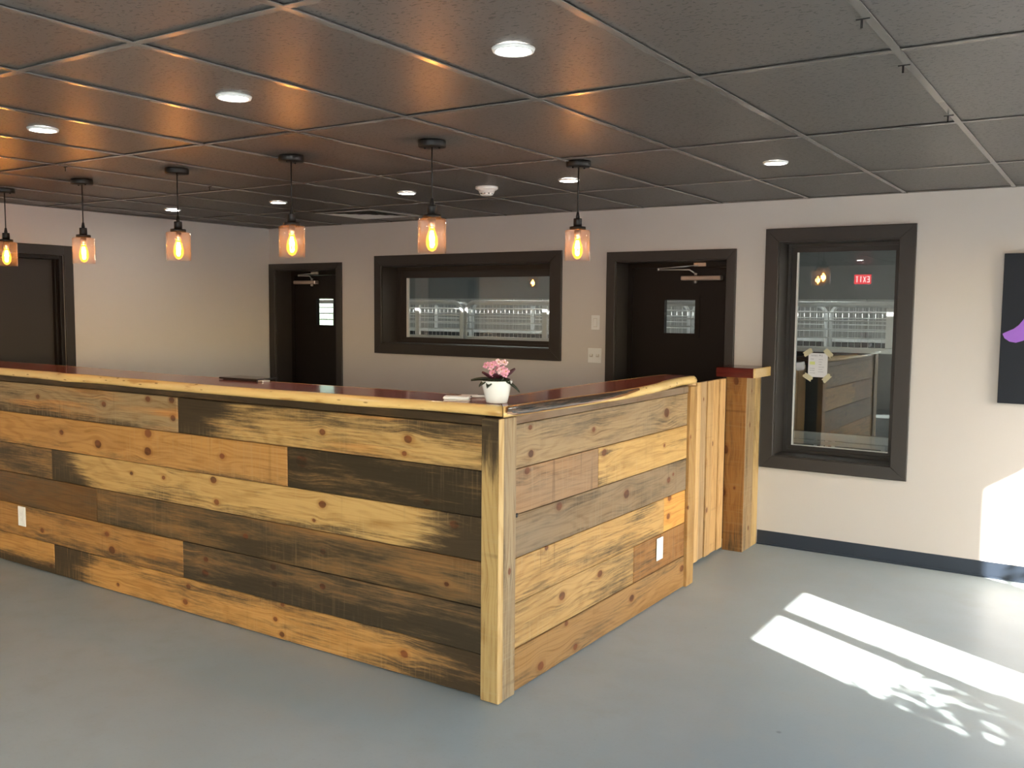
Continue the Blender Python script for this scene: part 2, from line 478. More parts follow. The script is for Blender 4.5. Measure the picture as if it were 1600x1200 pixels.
def back_door(name, label, op, casw, lite, closer, flip):
    x0, x1, z0, z1 = op
    root = empty(name, ((x0 + x1) / 2, 0, 0)); tag(root, label, 'door', kind='structure')
    ox = -(x0 + x1) / 2
    a, b = x0 + ox, x1 + ox
    casing(root, a, b, 0.0, z1, casw[0], casw[1], casw[2], 0.0, M['dark_paint'])
    jambs(root, a, b, 0.0, z1, M['dark_paint'], sill=False)
    t = frame4(MB(), a, b, 0.0, z1, 0.198, 0.255, 0.045, 0.0); t.build('door_frame', M['door_paint'], root)
    lx0, lx1, lz0, lz1 = lite[0] + ox, lite[1] + ox, lite[2], lite[3]
    s0, s1 = a + 0.045, b - 0.045
    t = MB(); wall_cells(t, s0, s1, 0.008, z1 - 0.047, [(lx0, lx1, lz0, lz1)], lambda p, q, z, w: t.box(p, q, 0.212, 0.25, z, w))
    t.build('door_leaf', M['door_paint'], root)
    t = frame4(MB(), lx0 - 0.035, lx1 + 0.035, lz0 - 0.035, lz1 + 0.035, 0.203, 0.2125, 0.035)
    lf = t.build('lite_frame', M['door_paint'], root)
    t = MB(); t.box(lx0, lx1, 0.228, 0.232, lz0, lz1); t.build('pane', M['glass'], root)
    # closer
    cl = closer
    t = MB(); t.cbox(cl[0] + ox, cl[1] + ox, 0.150, 0.2118, cl[2], cl[3], 0.006)
    cb = t.build('closer_body', M['closer'], root)
    px = cl[4] + ox
    t = MB(); t.lathe([(0.0, cl[2] - 0.022), (0.010, cl[2] - 0.02), (0.015, cl[2] - 0.010), (0.011, cl[2] - 0.0005), (0.0, cl[2] - 0.0005)], 14, (px, 0.18, 0))
    t.lathe([(0.0, cl[3] + 0.0005), (0.011, cl[3] + 0.0005), (0.010, cl[3] + 0.010), (0.014, cl[3] + 0.016), (0.008, cl[3] + 0.022), (0, cl[3] + 0.022)], 14, (px, 0.18, 0))
    t.build('closer_pivot', M['nickel'], cb)
    ex = cl[5] + ox; ze = cl[3] + 0.045
    t = MB(); t.tube([(px, 0.18, cl[3] + 0.016), (px + (ex - px) * 0.16, 0.165, ze), (ex, 0.11, ze)], 0.0055, 8)
    t.build('closer_arm', M['nickel'], cb)
    t = MB(); t.tube([(ex, 0.11, ze - 0.006), (ex, 0.11, ze + 0.012)], 0.008, 10); t.tube([(ex, 0.11, ze + 0.010), (px + 0.02, 0.19, z1 - 0.03)], 0.004, 8)
    t.box(px - 0.02, px + 0.075, 0.186, 0.1975, z1 - 0.038, z1 - 0.012)
    t.build('closer_link', M['nickel'], cb)
    return root
back_door('door_1', 'dark brown door with small bright window in the far left corner', D1, (0.08, 0.07, 0.06), (-6.46, -6.225, 1.465, 1.72), (-6.72, -6.425, 1.862, 1.897, -6.49, -6.60), 1)
back_door('door_2', 'dark brown door between the light switch and the wooden pillar', D2, (0.073, 0.069, 0.071), (-2.775, -2.528, 1.468, 1.719), (-2.628, -2.315, 1.864, 1.898, -2.52, -2.79), -1)
# handles hidden behind the bar are left out

# door in the left wall
root = empty('door_3', (XL, (D3[0] + D3[1]) / 2, 0)); tag(root, 'wide dark brown door in the left wall with moulded casing', 'door', kind='structure')
hw = (D3[1] - D3[0]) / 2
def lw(x0, x1, y0, y1, z0, z1, name, mat, c=0.003):
    t = MB(); t.cbox(x0, x1, y0, y1, z0, z1, c); return t.build(name, mat, root)
lw(0.0, 0.02, hw, hw + 0.075, 0, D3[3] + 0.078, 'casing_board', M['dark_paint'])
lw(0.0, 0.02, -hw - 0.075, -hw, 0, D3[3] + 0.078, 'casing_board', M['dark_paint'])
lw(0.0, 0.02, -hw, hw, D3[3], D3[3] + 0.078, 'casing_board', M['dark_paint'])
for y0, y1 in ((hw - 0.03, hw), (-hw, -hw + 0.03)):
    lw(-0.14, 0.0, y0, y1, 0, D3[3], 'jamb', M['door_paint'])
    yy = (y0, y0 - 0.02) if y0 > 0 else (y1, y1 + 0.02)
    lw(-0.075, -0.035, min(yy), max(yy), 0, D3[3] - 0.03, 'door_stop', M['door_paint'], 0.002)
lw(-0.14, 0.0, -hw + 0.03, hw - 0.03, D3[3] - 0.03, D3[3], 'head_jamb', M['door_paint'])
lw(-0.12, -0.0752, -hw + 0.031, hw - 0.031, 0.006, D3[3] - 0.031, 'door_leaf', M['dark_paint'])

# ---- exterior windows
def ext_window(name, label, horiz, at, a, b, z0, z1, mull, glass='ext_glass'):
    """horiz 'x': wall parallel to X at y=at ; 'y': wall parallel to Y at x=at"""
    root = empty(name, (at, (a + b) / 2, z0) if horiz == 'y' else ((a + b) / 2, at, z0)); tag(root, label, 'window', kind='structure')
    w = (b - a) / 2; h = z1 - z0
    def bx(p, q, d0, d1, lo, hi, nm, mat):
        t = MB()
        if horiz == 'y': t.box(d0, d1, p, q, lo, hi)
        else: t.box(p, q, d0, d1, lo, hi)
        return t.build(nm, mat, root)
    f = 0.012
    bx(-w, -w + f, 0.0, 0.06, 0, h, 'frame_side', M['dark_paint']); bx(w - f, w, 0.0, 0.06, 0, h, 'frame_side', M['dark_paint'])
    bx(-w + f, w - f, 0.0, 0.06, h - f, h, 'frame_head', M['dark_paint']); bx(-w + f, w - f, 0.0, 0.06, 0, f, 'frame_sill', M['dark_paint'])
    edges = [-w + f]
    for mm, mw in mull:
        c = mm - (a + b) / 2
        bx(c - mw / 2, c + mw / 2, 0.0, 0.06, f, h - f, 'mullion', M['dark_paint'])
        edges += [c - mw / 2, c + mw / 2]
    edges.append(w - f)
    for k in range(0, len(edges), 2):
        bx(edges[k], edges[k + 1], 0.028, 0.032, f, h - f, 'pane', M[glass])
ext_window('window_3', 'tall exterior window in the right wall nearest the back wall', 'y', XR + 0.03, *WINS_R[0], [])
ext_window('window_4', 'two-pane exterior window in the right wall casting the floor sunlight', 'y', XR + 0.03, *WINS_R[1], [(-3.082, 0.085)])
ext_window('window_5', 'wide exterior window in the right wall behind the viewer', 'y', XR + 0.03, *WINS_R[2], [(-7.95, 0.07)])
ext_window('window_6', 'tall storefront window in the front wall behind the viewer', 'x', YF - 0.10, *WINS_F[0], [])
ext_window('window_7', 'narrow storefront window in the front wall by the right corner', 'x', YF - 0.10, *WINS_F[1], [])

# ================================================================== WOOD
KNOT = (0.20, 0.062, 0.022, 1)
def plank_mat(seed, base, L, W, knots=(), dark=(0.036, 0.025, 0.0145), stain=0.0, endl=0.0, endr=0.0, edgeb=0.0, edget=0.0,
              warm=None, warm_amt=0.0, saw=0.5, grain=1.0, rings=1.0, greyl=0.0):
    """softwood board: local x runs along the board, z across it (metres)"""
    t = NT('pine_board')
    p = t.n('ShaderNodeTexCoord').outputs['Object']
    s = t.n('ShaderNodeSeparateXYZ', {0: p})
    x, z = s.outputs[0], s.outputs[2]
    y = s.outputs[1]
    zz = t.m('ADD', z, t.m('MULTIPLY', y, 0.6))
    so = seed * 3.17
    wob = t.noise(t.xyz(t.m('MULTIPLY', x, 9.0), t.m('MULTIPLY', zz, 22.0), so), 1.0, 2.0)
    warp = zz; kmask = None; kring = None
    for kx, kz, kr in knots:
        kr *= 0.78
        dx = t.m('SUBTRACT', x, kx); dz = t.m('SUBTRACT', zz, kz)
        d2 = t.m('ADD', t.m('MULTIPLY', t.m('MULTIPLY', dx, dx), 0.55 / (kr * kr)), t.m('MULTIPLY', t.m('MULTIPLY', dz, dz), 1.0 / (kr * kr)))
        infl = t.m('POWER', 2.718, t.m('MULTIPLY', d2, -0.11))
        warp = t.m('SUBTRACT', warp, t.m('MULTIPLY', t.m('MULTIPLY', dz, infl), 0.75))
        k = t.ss(t.m('ADD', d2, t.m('MULTIPLY', t.m('SUBTRACT', wob, 0.5), 1.1)), 1.1, 0.55)
        h = t.m('MULTIPLY', t.ss(d2, 3.6, 0.9), 0.38)
        kmask = k if kmask is None else t.m('MAXIMUM', kmask, k)
        kring = h if kring is None else t.m('MAXIMUM', kring, h)
    streak = t.noise(t.xyz(t.m('MULTIPLY', x, 2.6), t.m('MULTIPLY', warp, 120.0), so), 1.0, 4.0, 0.6)
    n1 = t.noise(t.xyz(t.m('ADD', t.m('MULTIPLY', x, 0.85), so), t.m('MULTIPLY', warp, 5.5), so), 1.0, 2.0)
    band = t.m('SINE', t.m('ADD', t.m('MULTIPLY', warp, 120.0 * rings), t.m('MULTIPLY', n1, 80.0)))
    band = t.ss(band, -0.1, 1.0)
    b0 = tuple(base) + (1,)
    late = (base[0] * 0.60, base[1] * 0.47, base[2] * 0.33, 1)
    g = t.m('ADD', t.m('MULTIPLY', t.m('MULTIPLY', band, streak), 0.62 * grain), t.m('MULTIPLY', t.ss(streak, 0.42, 0.75), 0.45 * grain), clamp=True)
    col = t.mix(g, b0, late)
    if warm is not None:
        wm = t.ss(t.noise(t.xyz(t.m('MULTIPLY', x, 0.9), t.m('MULTIPLY', zz, 11.0), so + 9.0), 1.0, 3.0), 0.62 - warm_amt * 0.35, 0.78 - warm_amt * 0.35)
        col = t.mix(t.m('MULTIPLY', wm, 0.8), col, t.mix(g, tuple(warm) + (1,), (warm[0] * 0.66, warm[1] * 0.52, warm[2] * 0.42, 1)))
    mot = t.noise(t.xyz(t.m('MULTIPLY', x, 2.4), t.m('MULTIPLY', zz, 16.0), so + 33.0), 1.0, 4.0, 0.65)
    col = t.mix(t.m('MULTIPLY', t.ss(mot, 0.48, 0.72), 0.42), col, (base[0] * 0.45, base[1] * 0.36, base[2] * 0.26, 1))
    if kmask is not None:
        col = t.mix(kring, col, (base[0] * 0.55, base[1] * 0.36, base[2] * 0.22, 1))
        kc = t.mix(t.ss(wob, 0.3, 0.65), (0.06, 0.017, 0.007, 1), (0.165, 0.045, 0.013, 1))
    # blue-grey weather stain
    sn = t.noise(t.xyz(t.m('MULTIPLY', x, 1.5), t.m('MULTIPLY', zz, 9.0), so + 4.0), 1.0, 6.0, 0.72)
    sn = t.m('ADD', sn, t.m('MULTIPLY', t.m('SUBTRACT', streak, 0.5), 0.42))
    bias = t.m('ADD', stain * 0.5, 0.0)
    wl = min(0.55, L * 0.35)
    if endl: bias = t.m('ADD', bias, t.m('MULTIPLY', t.ss(x, -L / 2 + wl, -L / 2 + 0.02), endl * 0.5))
    if endr: bias = t.m('ADD', bias, t.m('MULTIPLY', t.ss(x, L / 2 - wl, L / 2 - 0.02), endr * 0.5))
    if edgeb: bias = t.m('ADD', bias, t.m('MULTIPLY', t.ss(z, -W / 2 + W * 0.55, -W / 2), edgeb * 0.5))
    if edget: bias = t.m('ADD', bias, t.m('MULTIPLY', t.ss(z, W / 2 - W * 0.55, W / 2), edget * 0.5))
    sv = t.m('ADD', sn, bias)
    smoke = t.m('MULTIPLY', t.ss(sv, 0.50, 0.74), 0.80)
    col = t.mix(smoke, col, t.mix(streak, (dark[0] * 1.7, dark[1] * 1.65, dark[2] * 1.5, 1), (dark[0] * 3.3, dark[1] * 3.1, dark[2] * 2.7, 1)))
    sm = t.ss(sv, 0.64, 0.84)
    dk = tuple(dark) + (1,)
    dcol = t.mix(streak, (dark[0] * 0.55, dark[1] * 0.55, dark[2] * 0.55, 1), (dark[0] * 1.7, dark[1] * 1.65, dark[2] * 1.55, 1))
    col = t.mix(t.m('MULTIPLY', sm, 0.93), col, dcol)
    if greyl:
        gn = t.ss(t.noise(t.xyz(t.m('MULTIPLY', x, 2.0), t.m('MULTIPLY', zz, 6.0), so + 14.0), 1.0, 4.0), 0.35, 0.7)
        col = t.mix(t.m('MULTIPLY', gn, greyl), col, (0.235, 0.180, 0.125, 1))
    # band-saw marks across the board
    sw = t.noise(t.xyz(t.m('MULTIPLY', x, 85.0), t.m('MULTIPLY', zz, 4.0), so), 1.0, 2.0)
    sw2 = t.ss(t.noise(t.xyz(t.m('MULTIPLY', x, 26.0), t.m('MULTIPLY', zz, 1.2), so + 2.0), 1.0, 1.0), 0.62, 0.74)
    patch = t.ss(t.noise(t.xyz(t.m('MULTIPLY', x, 1.1), t.m('MULTIPLY', zz, 3.0), so + 21.0), 1.0, 2.0), 0.38, 0.62)
    swm = t.m('MULTIPLY', t.m('MULTIPLY', t.ss(sw, 0.5, 0.72), patch), 0.50 * saw)
    col = t.mix(swm, col, (base[0] * 0.78 + 0.06, base[1] * 0.82 + 0.055, base[2] * 0.85 + 0.045, 1))
    col = t.mix(t.m('MULTIPLY', t.m('MULTIPLY', sw2, patch), 0.50 * saw), col, (base[0] * 0.36, base[1] * 0.33, base[2] * 0.32, 1))
    if kmask is not None:
        col = t.mix(t.m('MULTIPLY', kmask, t.m('SUBTRACT', 0.85, t.m('MULTIPLY', sm, 0.3))), col, t.mix(sm, kc, (0.022, 0.010, 0.005, 1)))
    b = t.bsdf(Base_Color=col, Roughness=0.50, Specular_IOR_Level=0.20)
    hgt = t.m('ADD', t.m('MULTIPLY', streak, 0.6), t.m('MULTIPLY', t.m('MULTIPLY', sw, patch), 0.9 * saw))
    t.set(b.inputs['Normal'], t.bump(hgt, 0.28, 0.0012))
    return t.mat

def plank_mesh(L, W, T, c=0.0025):
    """board: front face at y=-T (towards local -y), chamfered round the front"""
    l, w = L / 2, W / 2
    def ring(a, b, y): return [(-a, y, -b), (a, y, -b), (a, y, b), (-a, y, b)]
    vs = ring(l, w, 0) + ring(l, w, -T + c) + ring(l - c, w - c, -T)
    fs = [(0, 1, 2, 3), (8, 9, 10, 11)]
    for k in range(4):
        m_ = (k + 1) % 4
        fs += [(k, m_, 4 + m_, 4 + k), (4 + k, 4 + m_, 8 + m_, 8 + k)]
    return MB().add(vs, fs)

LOC = Vector
def plank(parent, name, center, L, W, T, rot, seed, base, knots=(), **kw):
    base = (base[0] * 0.92, base[1] * 0.835, base[2] * 0.72)
    mat = plank_mat(seed, base, L, W, knots, **kw)
    return plank_mesh(L, W, T).build(name, mat, parent, center, rot)

# ------------------------------------------------------------------ the bar counter
PALE = (0.54, 0.375, 0.165); TAN = (0.50, 0.285, 0.10); MID = (0.33, 0.20, 0.085); BRN = (0.16, 0.088, 0.034); DRK = (0.10, 0.062, 0.030); GRY = (0.36, 0.275, 0.17)
ORG = (0.56, 0.26, 0.075)
ZR = [1.163, 0.973, 0.776, 0.588, 0.391, 0.191, 0.004]
XE = -2.034; XS = -6.86
counter = empty('bar_counter', (-2.2, -3.1, 0))
tag(counter, 'L-shaped reception bar clad in mixed pale and dark reclaimed pine boards', 'bar counter')
CL = Vector((-2.2, -3.1, 0))
# hidden body of the counter (stud walls behind the boards)
mb = MB(); mb.box(XS, -1.985, -3.228, -3.02, 0, 1.198)
mb.box(-2.175, -1.985, -3.0195, -1.175, 0, 1.198)
mb.build('body', M['door_paint'], counter, -CL)
FR = {
 'r1L': [(-5.348, 1.074, .02), (-4.674, 1.072, .022), (-4.268, 1.126, .022), (-4.065, 1.132, .022), (-4.057, 1.037, .022)],
 'r1R': [(-2.959, 1.052, .02), (-2.44, 1.063, .024), (-2.462, 0.996, .016)],
 'r2L': [(-5.106, 0.874, .022), (-4.741, 0.838, .032), (-4.275, 0.936, .034), (-4.279, 0.837, .030), (-3.667, 0.868, .022)],
 'r2R': [(-3.1, 0.898, .04), (-2.336, 0.792, .02)],
 'r3R': [(-4.434, 0.699, .014), (-4.15, 0.705, .016), (-3.74, 0.737, .024), (-3.718, 0.625, .022), (-2.963, 0.707, .024), (-3.019, 0.623, .012), (-2.187, 0.714, .026)],
 'r4R': [(-3.502, 0.475, .022), (-2.961, 0.48, .018), (-2.227, 0.45, .012)],
 'r5L': [(-5.348, 0.246, .02), (-4.678, 0.319, .022), (-4.633, 0.232, .028)],
 'r5R': [(-3.808, 0.307, .018), (-3.815, 0.231, .026), (-3.3, 0.35, .02), (-3.292, 0.264, .018), (-2.963, 0.309, .018)],
 'r6R': [(-4.587, 0.037, .014), (-3.959, 0.136, .018), (-3.988, 0.047, .022), (-3.291, 0.088, .016), (-3.246, 0.019, .018), (-3.239, 0.17, .014), (-2.463, 0.089, .024)],
 'r6L': [(-5.262, 0.035, .018)]}
front = [  # key, x0, x1, row, base, options
 ('r1L', XS, -4.019, 0, GRY, dict(stain=0.12, edgeb=.35, warm=ORG, warm_amt=.35, saw=.7, endr=-.3)),
 ('r1R', -4.019, XE, 0, PALE, dict(stain=.12, endl=.85, edget=.35, edgeb=.12, warm=ORG, warm_amt=.15, saw=.4)),
 ('r2L', XS, -3.196, 1, TAN, dict(stain=-.16, edgeb=.34, endl=.3, edget=.05, saw=.7, greyl=.1)),
 ('r2R', -3.196, XE, 1, MID, dict(stain=.62, saw=.35, dark=(.026, .019, .011))),
 ('r3L', XS, -5.224, 2, MID, dict(stain=.34, saw=.5)),
 ('r3R', -5.224, XE, 2, PALE, dict(stain=-.10, endl=.8, endr=.72, edgeb=.38, saw=.5)),
 ('r4L', XS, -4.772, 3, BRN, dict(stain=.20, saw=.5)),
 ('r4R', -4.772, XE, 3, (.25, .145, .06), dict(stain=.44, edgeb=.05, edget=-.22, endl=-.1, warm=BRN, warm_amt=.5, saw=.5, dark=(.036, .026, .015))),
 ('r5L', XS, -3.997, 4, (.42, .235, .085), dict(stain=.06, edgeb=.30, edget=.12, saw=.5)),
 ('r5R', -3.997, XE, 4, (.26, .15, .062), dict(stain=.44, endr=.25, edgeb=.2, warm=BRN, warm_amt=.5, saw=.25, dark=(.032, .024, .015))),
 ('r6L', XS, -5.226, 5, TAN, dict(stain=.06, edgeb=.75, saw=.5)),
 ('r6R', -5.226, XE, 5, TAN, dict(stain=.05, endl=.8, endr=.50, edgeb=.14, edget=.22, saw=.5, warm=ORG, warm_amt=.2)),
]
for n_, (key, x0, x1, r, base, kw) in enumerate(front):
    z1, z0 = ZR[r], ZR[r + 1]
    L = x1 - x0 - 0.0025; W = z1 - z0 - 0.003
    cx, cz = (x0 + x1) / 2, (z0 + z1) / 2
    kn = [(a - cx, b - cz, k) for a, b, k in FR.get(key, [])]
    plank(counter, 'plank', Vector((cx, -3.228, cz)) - CL, L, W, 0.020 + rnd.uniform(-.0015, .003), (0, 0, 0), n_ + 1, base, kn, **kw)
SD = {
 's1': [(-1.575, 1.054, .034), (-3.012, 1.122, .016), (-3.004, 1.007, .02), (-2.435, 1.051, .018)],
 's2L': [(-3.034, 0.936, .022)], 's2R': [(-2.324, 0.924, .026), (-1.6, 0.873, .014)],
 's3': [(-2.757, 0.732, .026), (-2.066, 0.675, .03), (-1.528, 0.666, .024), (-1.466, 0.69, .014)],
 's4L': [(-2.866, 0.563, .016)], 's4R': [(-1.504, 0.559, .026), (-1.516, 0.457, .024)],
 's5L': [(-2.344, 0.319, .026), (-2.717, 0.303, .028)],
 's6': [(-2.904, 0.03, .028), (-2.588, 0.02, .022), (-1.981, 0.098, .026), (-1.311, 0.103, .026), (-2.678, 0.161, .016)]}
YA, YB = -3.138, -1.277
side = [
 ('s1', YA, YB, 0, (.33, .24, .14), dict(stain=.08, edget=.16, saw=1.0, greyl=.35)),
 ('s2L', YA, -2.38, 1, (.33, .205, .115), dict(stain=.02, saw=1.0, greyl=.3)),
 ('s2R', -2.38, YB, 1, (.50, .335, .14), dict(stain=-.04, edgeb=.12, endl=.2, saw=.7)),
 ('s3', YA, YB, 2, (.25, .18, .112), dict(stain=.12, saw=1.0, greyl=.4)),
 ('s4L', YA, -1.581, 3, (.47, .305, .13), dict(stain=.04, edgeb=.16, saw=.9)),
 ('s4R', -1.581, YB, 3, (.62, .34, .10), dict(stain=-.6, saw=.3)),
 ('s5L', YA, -1.96, 4, (.44, .295, .135), dict(stain=.05, edget=.16, saw=.8)),
 ('s5R', -1.96, YB, 4, (.29, .15, .055), dict(stain=.0, saw=1.0)),
 ('s6', YA, YB, 5, (.33, .195, .08), dict(stain=.08, saw=.6, greyl=.12)),
]
for n_, (key, y0, y1, r, base, kw) in enumerate(side):
    z1, z0 = ZR[r], ZR[r + 1]
    L = y1 - y0 - 0.0025; W = z1 - z0 - 0.003
    cy, cz = (y0 + y1) / 2, (z0 + z1) / 2
    kn = [(a - cy, b - cz, k) for a, b, k in SD.get(key, [])]
    plank(counter, 'plank', Vector((-1.985, cy, cz)) - CL, L, W, 0.028 + rnd.uniform(-.0015, .003), (0, 0, math.pi / 2), n_ + 31, tuple(c * 1.14 for c in base), kn, **kw)
# small dark nail hole at the left end of the third side row
t = MB(); t.lathe([(0.0, 0.0), (0.009, 0.0), (0.010, 0.0006), (0.0, 0.0006)], 12); t.build('knot_hole', M['slot'], counter, Vector((-1.9535, -3.118, 0.775)) - CL, (0, math.pi / 2, 0))
# strips under the top
plank(counter, 'top_strip', Vector(((XS + XE) / 2, -3.228, 1.183)) - CL, XE - XS, 0.037, 0.012, (0, 0, 0), 51, BRN, (), stain=.55, saw=.3)
plank(counter, 'top_strip', Vector((-1.985, (YA + YB) / 2, 1.183)) - CL, YB - YA, 0.037, 0.032, (0, 0, math.pi / 2), 52, (.22, .15, .10), (), stain=.05, saw=.9, greyl=.5)
# corner post boards (local x vertical)
VR = (0, -math.pi / 2, 0)
plank(counter, 'corner_board', Vector((-1.9895, -3.238, 0.601)) - CL, 1.196, 0.083, 0.032, VR, 55, (.46, .34, .16), ((-.06, .043, .03),), stain=-.12, endr=.95, saw=.9)
plank(counter, 'corner_edge_strip', Vector((-1.944, -3.238, 0.601)) - CL, 1.196, 0.007, 0.032, VR, 56, (.66, .50, .27), (), stain=-.6, saw=.3)
plank(counter, 'corner_board', Vector((-1.975, -3.1885, 0.601)) - CL, 1.196, 0.094, 0.034, (math.pi / 2 * 0, -math.pi / 2, math.pi / 2), 57, (.40, .31, .20), ((-.05, -.02, .016),), stain=.02, saw=.9, greyl=.55)
plank(counter, 'end_board', Vector((-1.985, -1.222, 0.601)) - CL, 1.196, 0.102, 0.045, (0, -math.pi / 2, math.pi / 2), 58, (.44, .28, .12), ((.30, .01, .012), (-.12, .02, .012)), stain=-.1, saw=.6)

# ------------------------------------------------------------------ live-edge bar tops
def slab_mat(name, seed, heart=(0.165, 0.036, 0.020), sap=(0.86, 0.62, 0.26)):
    t = NT(name)
    p = t.n('ShaderNodeTexCoord').outputs['Object']
    s = t.n('ShaderNodeSeparateXYZ', {0: p})
    x, y = s.outputs[0], s.outputs[1]
    so = seed * 5.3
    e = t.n('ShaderNodeAttribute', attribute_name='edge_distance').outputs['Fac']
    bk = t.n('ShaderNodeAttribute', attribute_name='bark').outputs['Fac']
    n1 = t.noise(t.xyz(t.m('MULTIPLY', x, 2.2), t.m('MULTIPLY', y, 9.0), so), 1.0, 3.0)
    n2 = t.noise(t.xyz(t.m('MULTIPLY', x, 1.6), t.m('MULTIPLY', y, 55.0), so), 1.0, 4.0, 0.6)
    wave = t.m('SINE', t.m('ADD', t.m('MULTIPLY', y, 150.0), t.m('MULTIPLY', n1, 40.0)))
    g = t.m('ADD', t.m('MULTIPLY', t.ss(wave, -0.4, 1.0), 0.5), t.m('MULTIPLY', n2, 0.5))
    hc = t.mix(g, (heart[0] * 1.9, heart[1] * 1.9, heart[2] * 1.7, 1), (heart[0] * 0.55, heart[1] * 0.5, heart[2] * 0.5, 1))
    f1 = t.noise(t.xyz(t.m('MULTIPLY', x, 5.0), t.m('MULTIPLY', y, 20.0), t.m('MULTIPLY', s.outputs[2], 40.0)), 1.0, 3.0)
    sc = t.mix(f1, tuple(sap) + (1,), (sap[0] * 0.72, sap[1] * 0.60, sap[2] * 0.45, 1))
    sc = t.mix(t.m('MULTIPLY', t.ss(f1, 0.60, 0.72), 0.6), sc, (0.42, 0.19, 0.05, 1))
    spk = t.n('ShaderNodeTexVoronoi', {'Vector': t.xyz(t.m('MULTIPLY', x, 9.0), t.m('MULTIPLY', y, 24.0), t.m('MULTIPLY', s.outputs[2], 40.0)), 'Scale': 1.0}).outputs['Distance']
    sc = t.mix(t.m('MULTIPLY', t.ss(spk, 0.16, 0.07), 0.75), sc, (0.16, 0.07, 0.025, 1))
    lim = t.m('ADD', 0.006, t.m('MULTIPLY', n1, 0.030))
    sapm = t.ss(t.m('SUBTRACT', e, lim), 0.006, -0.004)
    c = t.mix(sapm, hc, sc)
    bn = t.noise(t.xyz(t.m('MULTIPLY', x, 9.0), t.m('MULTIPLY', y, 40.0), t.m('MULTIPLY', s.outputs[2], 110.0)), 1.0, 5.0, 0.65)
    bc = t.mix(t.ss(bn, 0.38, 0.66), (0.008, 0.005, 0.003, 1), (0.085, 0.052, 0.033, 1))
    bm_ = t.ss(t.m('ADD', bk, t.m('MULTIPLY', t.m('SUBTRACT', bn, 0.5), 0.5)), 0.62, 0.72)
    rim = t.ss(bk, 0.22, 0.42)
    c = t.mix(t.m('MULTIPLY', rim, 0.92), c, (0.15, 0.045, 0.014, 1))
    c = t.mix(bm_, c, bc)
    b = t.bsdf(Base_Color=c, Roughness=0.24, Specular_IOR_Level=0.45, Coat_Weight=0.35, Coat_Roughness=0.10)
    t.set(b.inputs['Normal'], t.bump(t.m('ADD', t.m('MULTIPLY', n2, 0.3), t.m('MULTIPLY', t.m('MULTIPLY', bm_, bn), 12.0)), 0.25, 0.0015))
    return t.mat

def slab(name, L, outer, inner, zb, zt, seg, mat, loc, rz, bark=None, ends=(0, 0), lobes=()):
    """local x along the slab (0..L); outer(x)/inner(x) give y of the outer (negative side) and inner edges.
    ends: mitre slopes, x shift per metre of y at the start and the end"""
    def prof(x):
        o, i = outer(x), inner(x)
        set_ = 0.016 + 0.012 * mnoise.noise(Vector((x * 1.7, 3.3, 0)))
        lo = 0.010 * mnoise.noise(Vector((x * 2.3, 9.1, 0)))
        th = zt - zb
        zz = zb + 0.003 + 0.005 * mnoise.noise(Vector((x * 1.9, 21.0, 0)))
        rows = [(i, zb, 0.3, 0), (o + 0.05, zb, 0.05, 0), (o + 0.012 + lo, zz, 0.0, 0), (o + 0.002, zz + th * 0.18, 0, 1), (o, zb + th * 0.45, 0, 2), (o + set_ * 0.35, zb + th * 0.72, 0, 3),
                (o + set_ * 0.8, zt - 0.004, 0.0, 4), (o + set_ + 0.004, zt, 0.003, 5), (o + set_ + 0.018, zt, 0.018, 0), (o + set_ + 0.04, zt, 0.04, 0)]
        mid = (o + i) / 2
        rows += [(mid, zt, 0.12, 0), (i - 0.045, zt, 0.045, 0), (i - 0.02, zt, 0.02, 0), (i - 0.003, zt, 0.002, 0), (i, zt - 0.006, 0.0, 0)]
        return rows
    nr = len(prof(0)); vs = []; ed = []; bk = []
    for s_ in range(seg + 1):
        x = L * s_ / seg
        for (yy, zz, e, row) in prof(x):
            f = s_ / seg
            xx = x + yy * (ends[0] * (1 - f) ** 8 + ends[1] * f ** 8)
            vs.append((xx, yy, zz)); ed.append(e)
            bk.append(bark(x, row) if (bark and row) else 0.0)
    fs = []
    for s_ in range(seg):
        for k in range(nr):
            l = (k + 1) % nr
            fs.append((s_ * nr + k, s_ * nr + l, (s_ + 1) * nr + l, (s_ + 1) * nr + k))
    fs.append(tuple(range(nr))); fs.append(tuple(seg * nr + k for k in range(nr))[::-1])
    t = MB(); t.add(vs, fs, False)
    me = t.mesh(name); me.materials.append(mat)
    a = me.attributes.new('edge_distance', 'FLOAT', 'POINT'); a.data.foreach_set('value', ed)
    a = me.attributes.new('bark', 'FLOAT', 'POINT'); a.data.foreach_set('value', bk)
    for pol in me.polygons: pol.use_smooth = len(pol.vertices) == 4
    o = bpy.data.objects.new(name, me); o.location = loc; o.rotation_euler = (0, 0, rz)
    return put(o)

ZB, ZTP = 1.2035, 1.2505
# long slab: world x from XS to about -1.95 at the mitre
Lf = -2.056 - XS
def out_f(x):
    wx = XS + x
    return -3.320 + 0.075 * max(0, min(1, (wx + 3.6) / 1.65)) ** 1.5 - 0.012 * math.sin(wx * 1.3) + 0.010 * mnoise.noise(Vector((wx * 2.1, 0.5, 0))) - 0.022 * math.exp(-((wx + 4.93) / 0.10) ** 2)
def in_f(x):
    wx = XS + x
    return -2.945 + 0.02 * math.sin(wx * 1.9) + 0.012 * mnoise.noise(Vector((wx * 2.7, 4.5, 0)))
o = slab('live_edge_slab', Lf, lambda x: out_f(x) + 3.1, lambda x: in_f(x) + 3.1, ZB, ZTP, 150, slab_mat('cedar_slab_long', 1), (XS, -3.1, 0), 0.0, None, (0, -0.77))
tag(o, 'long red cedar bar top with pale live edge along the front', 'bar top')
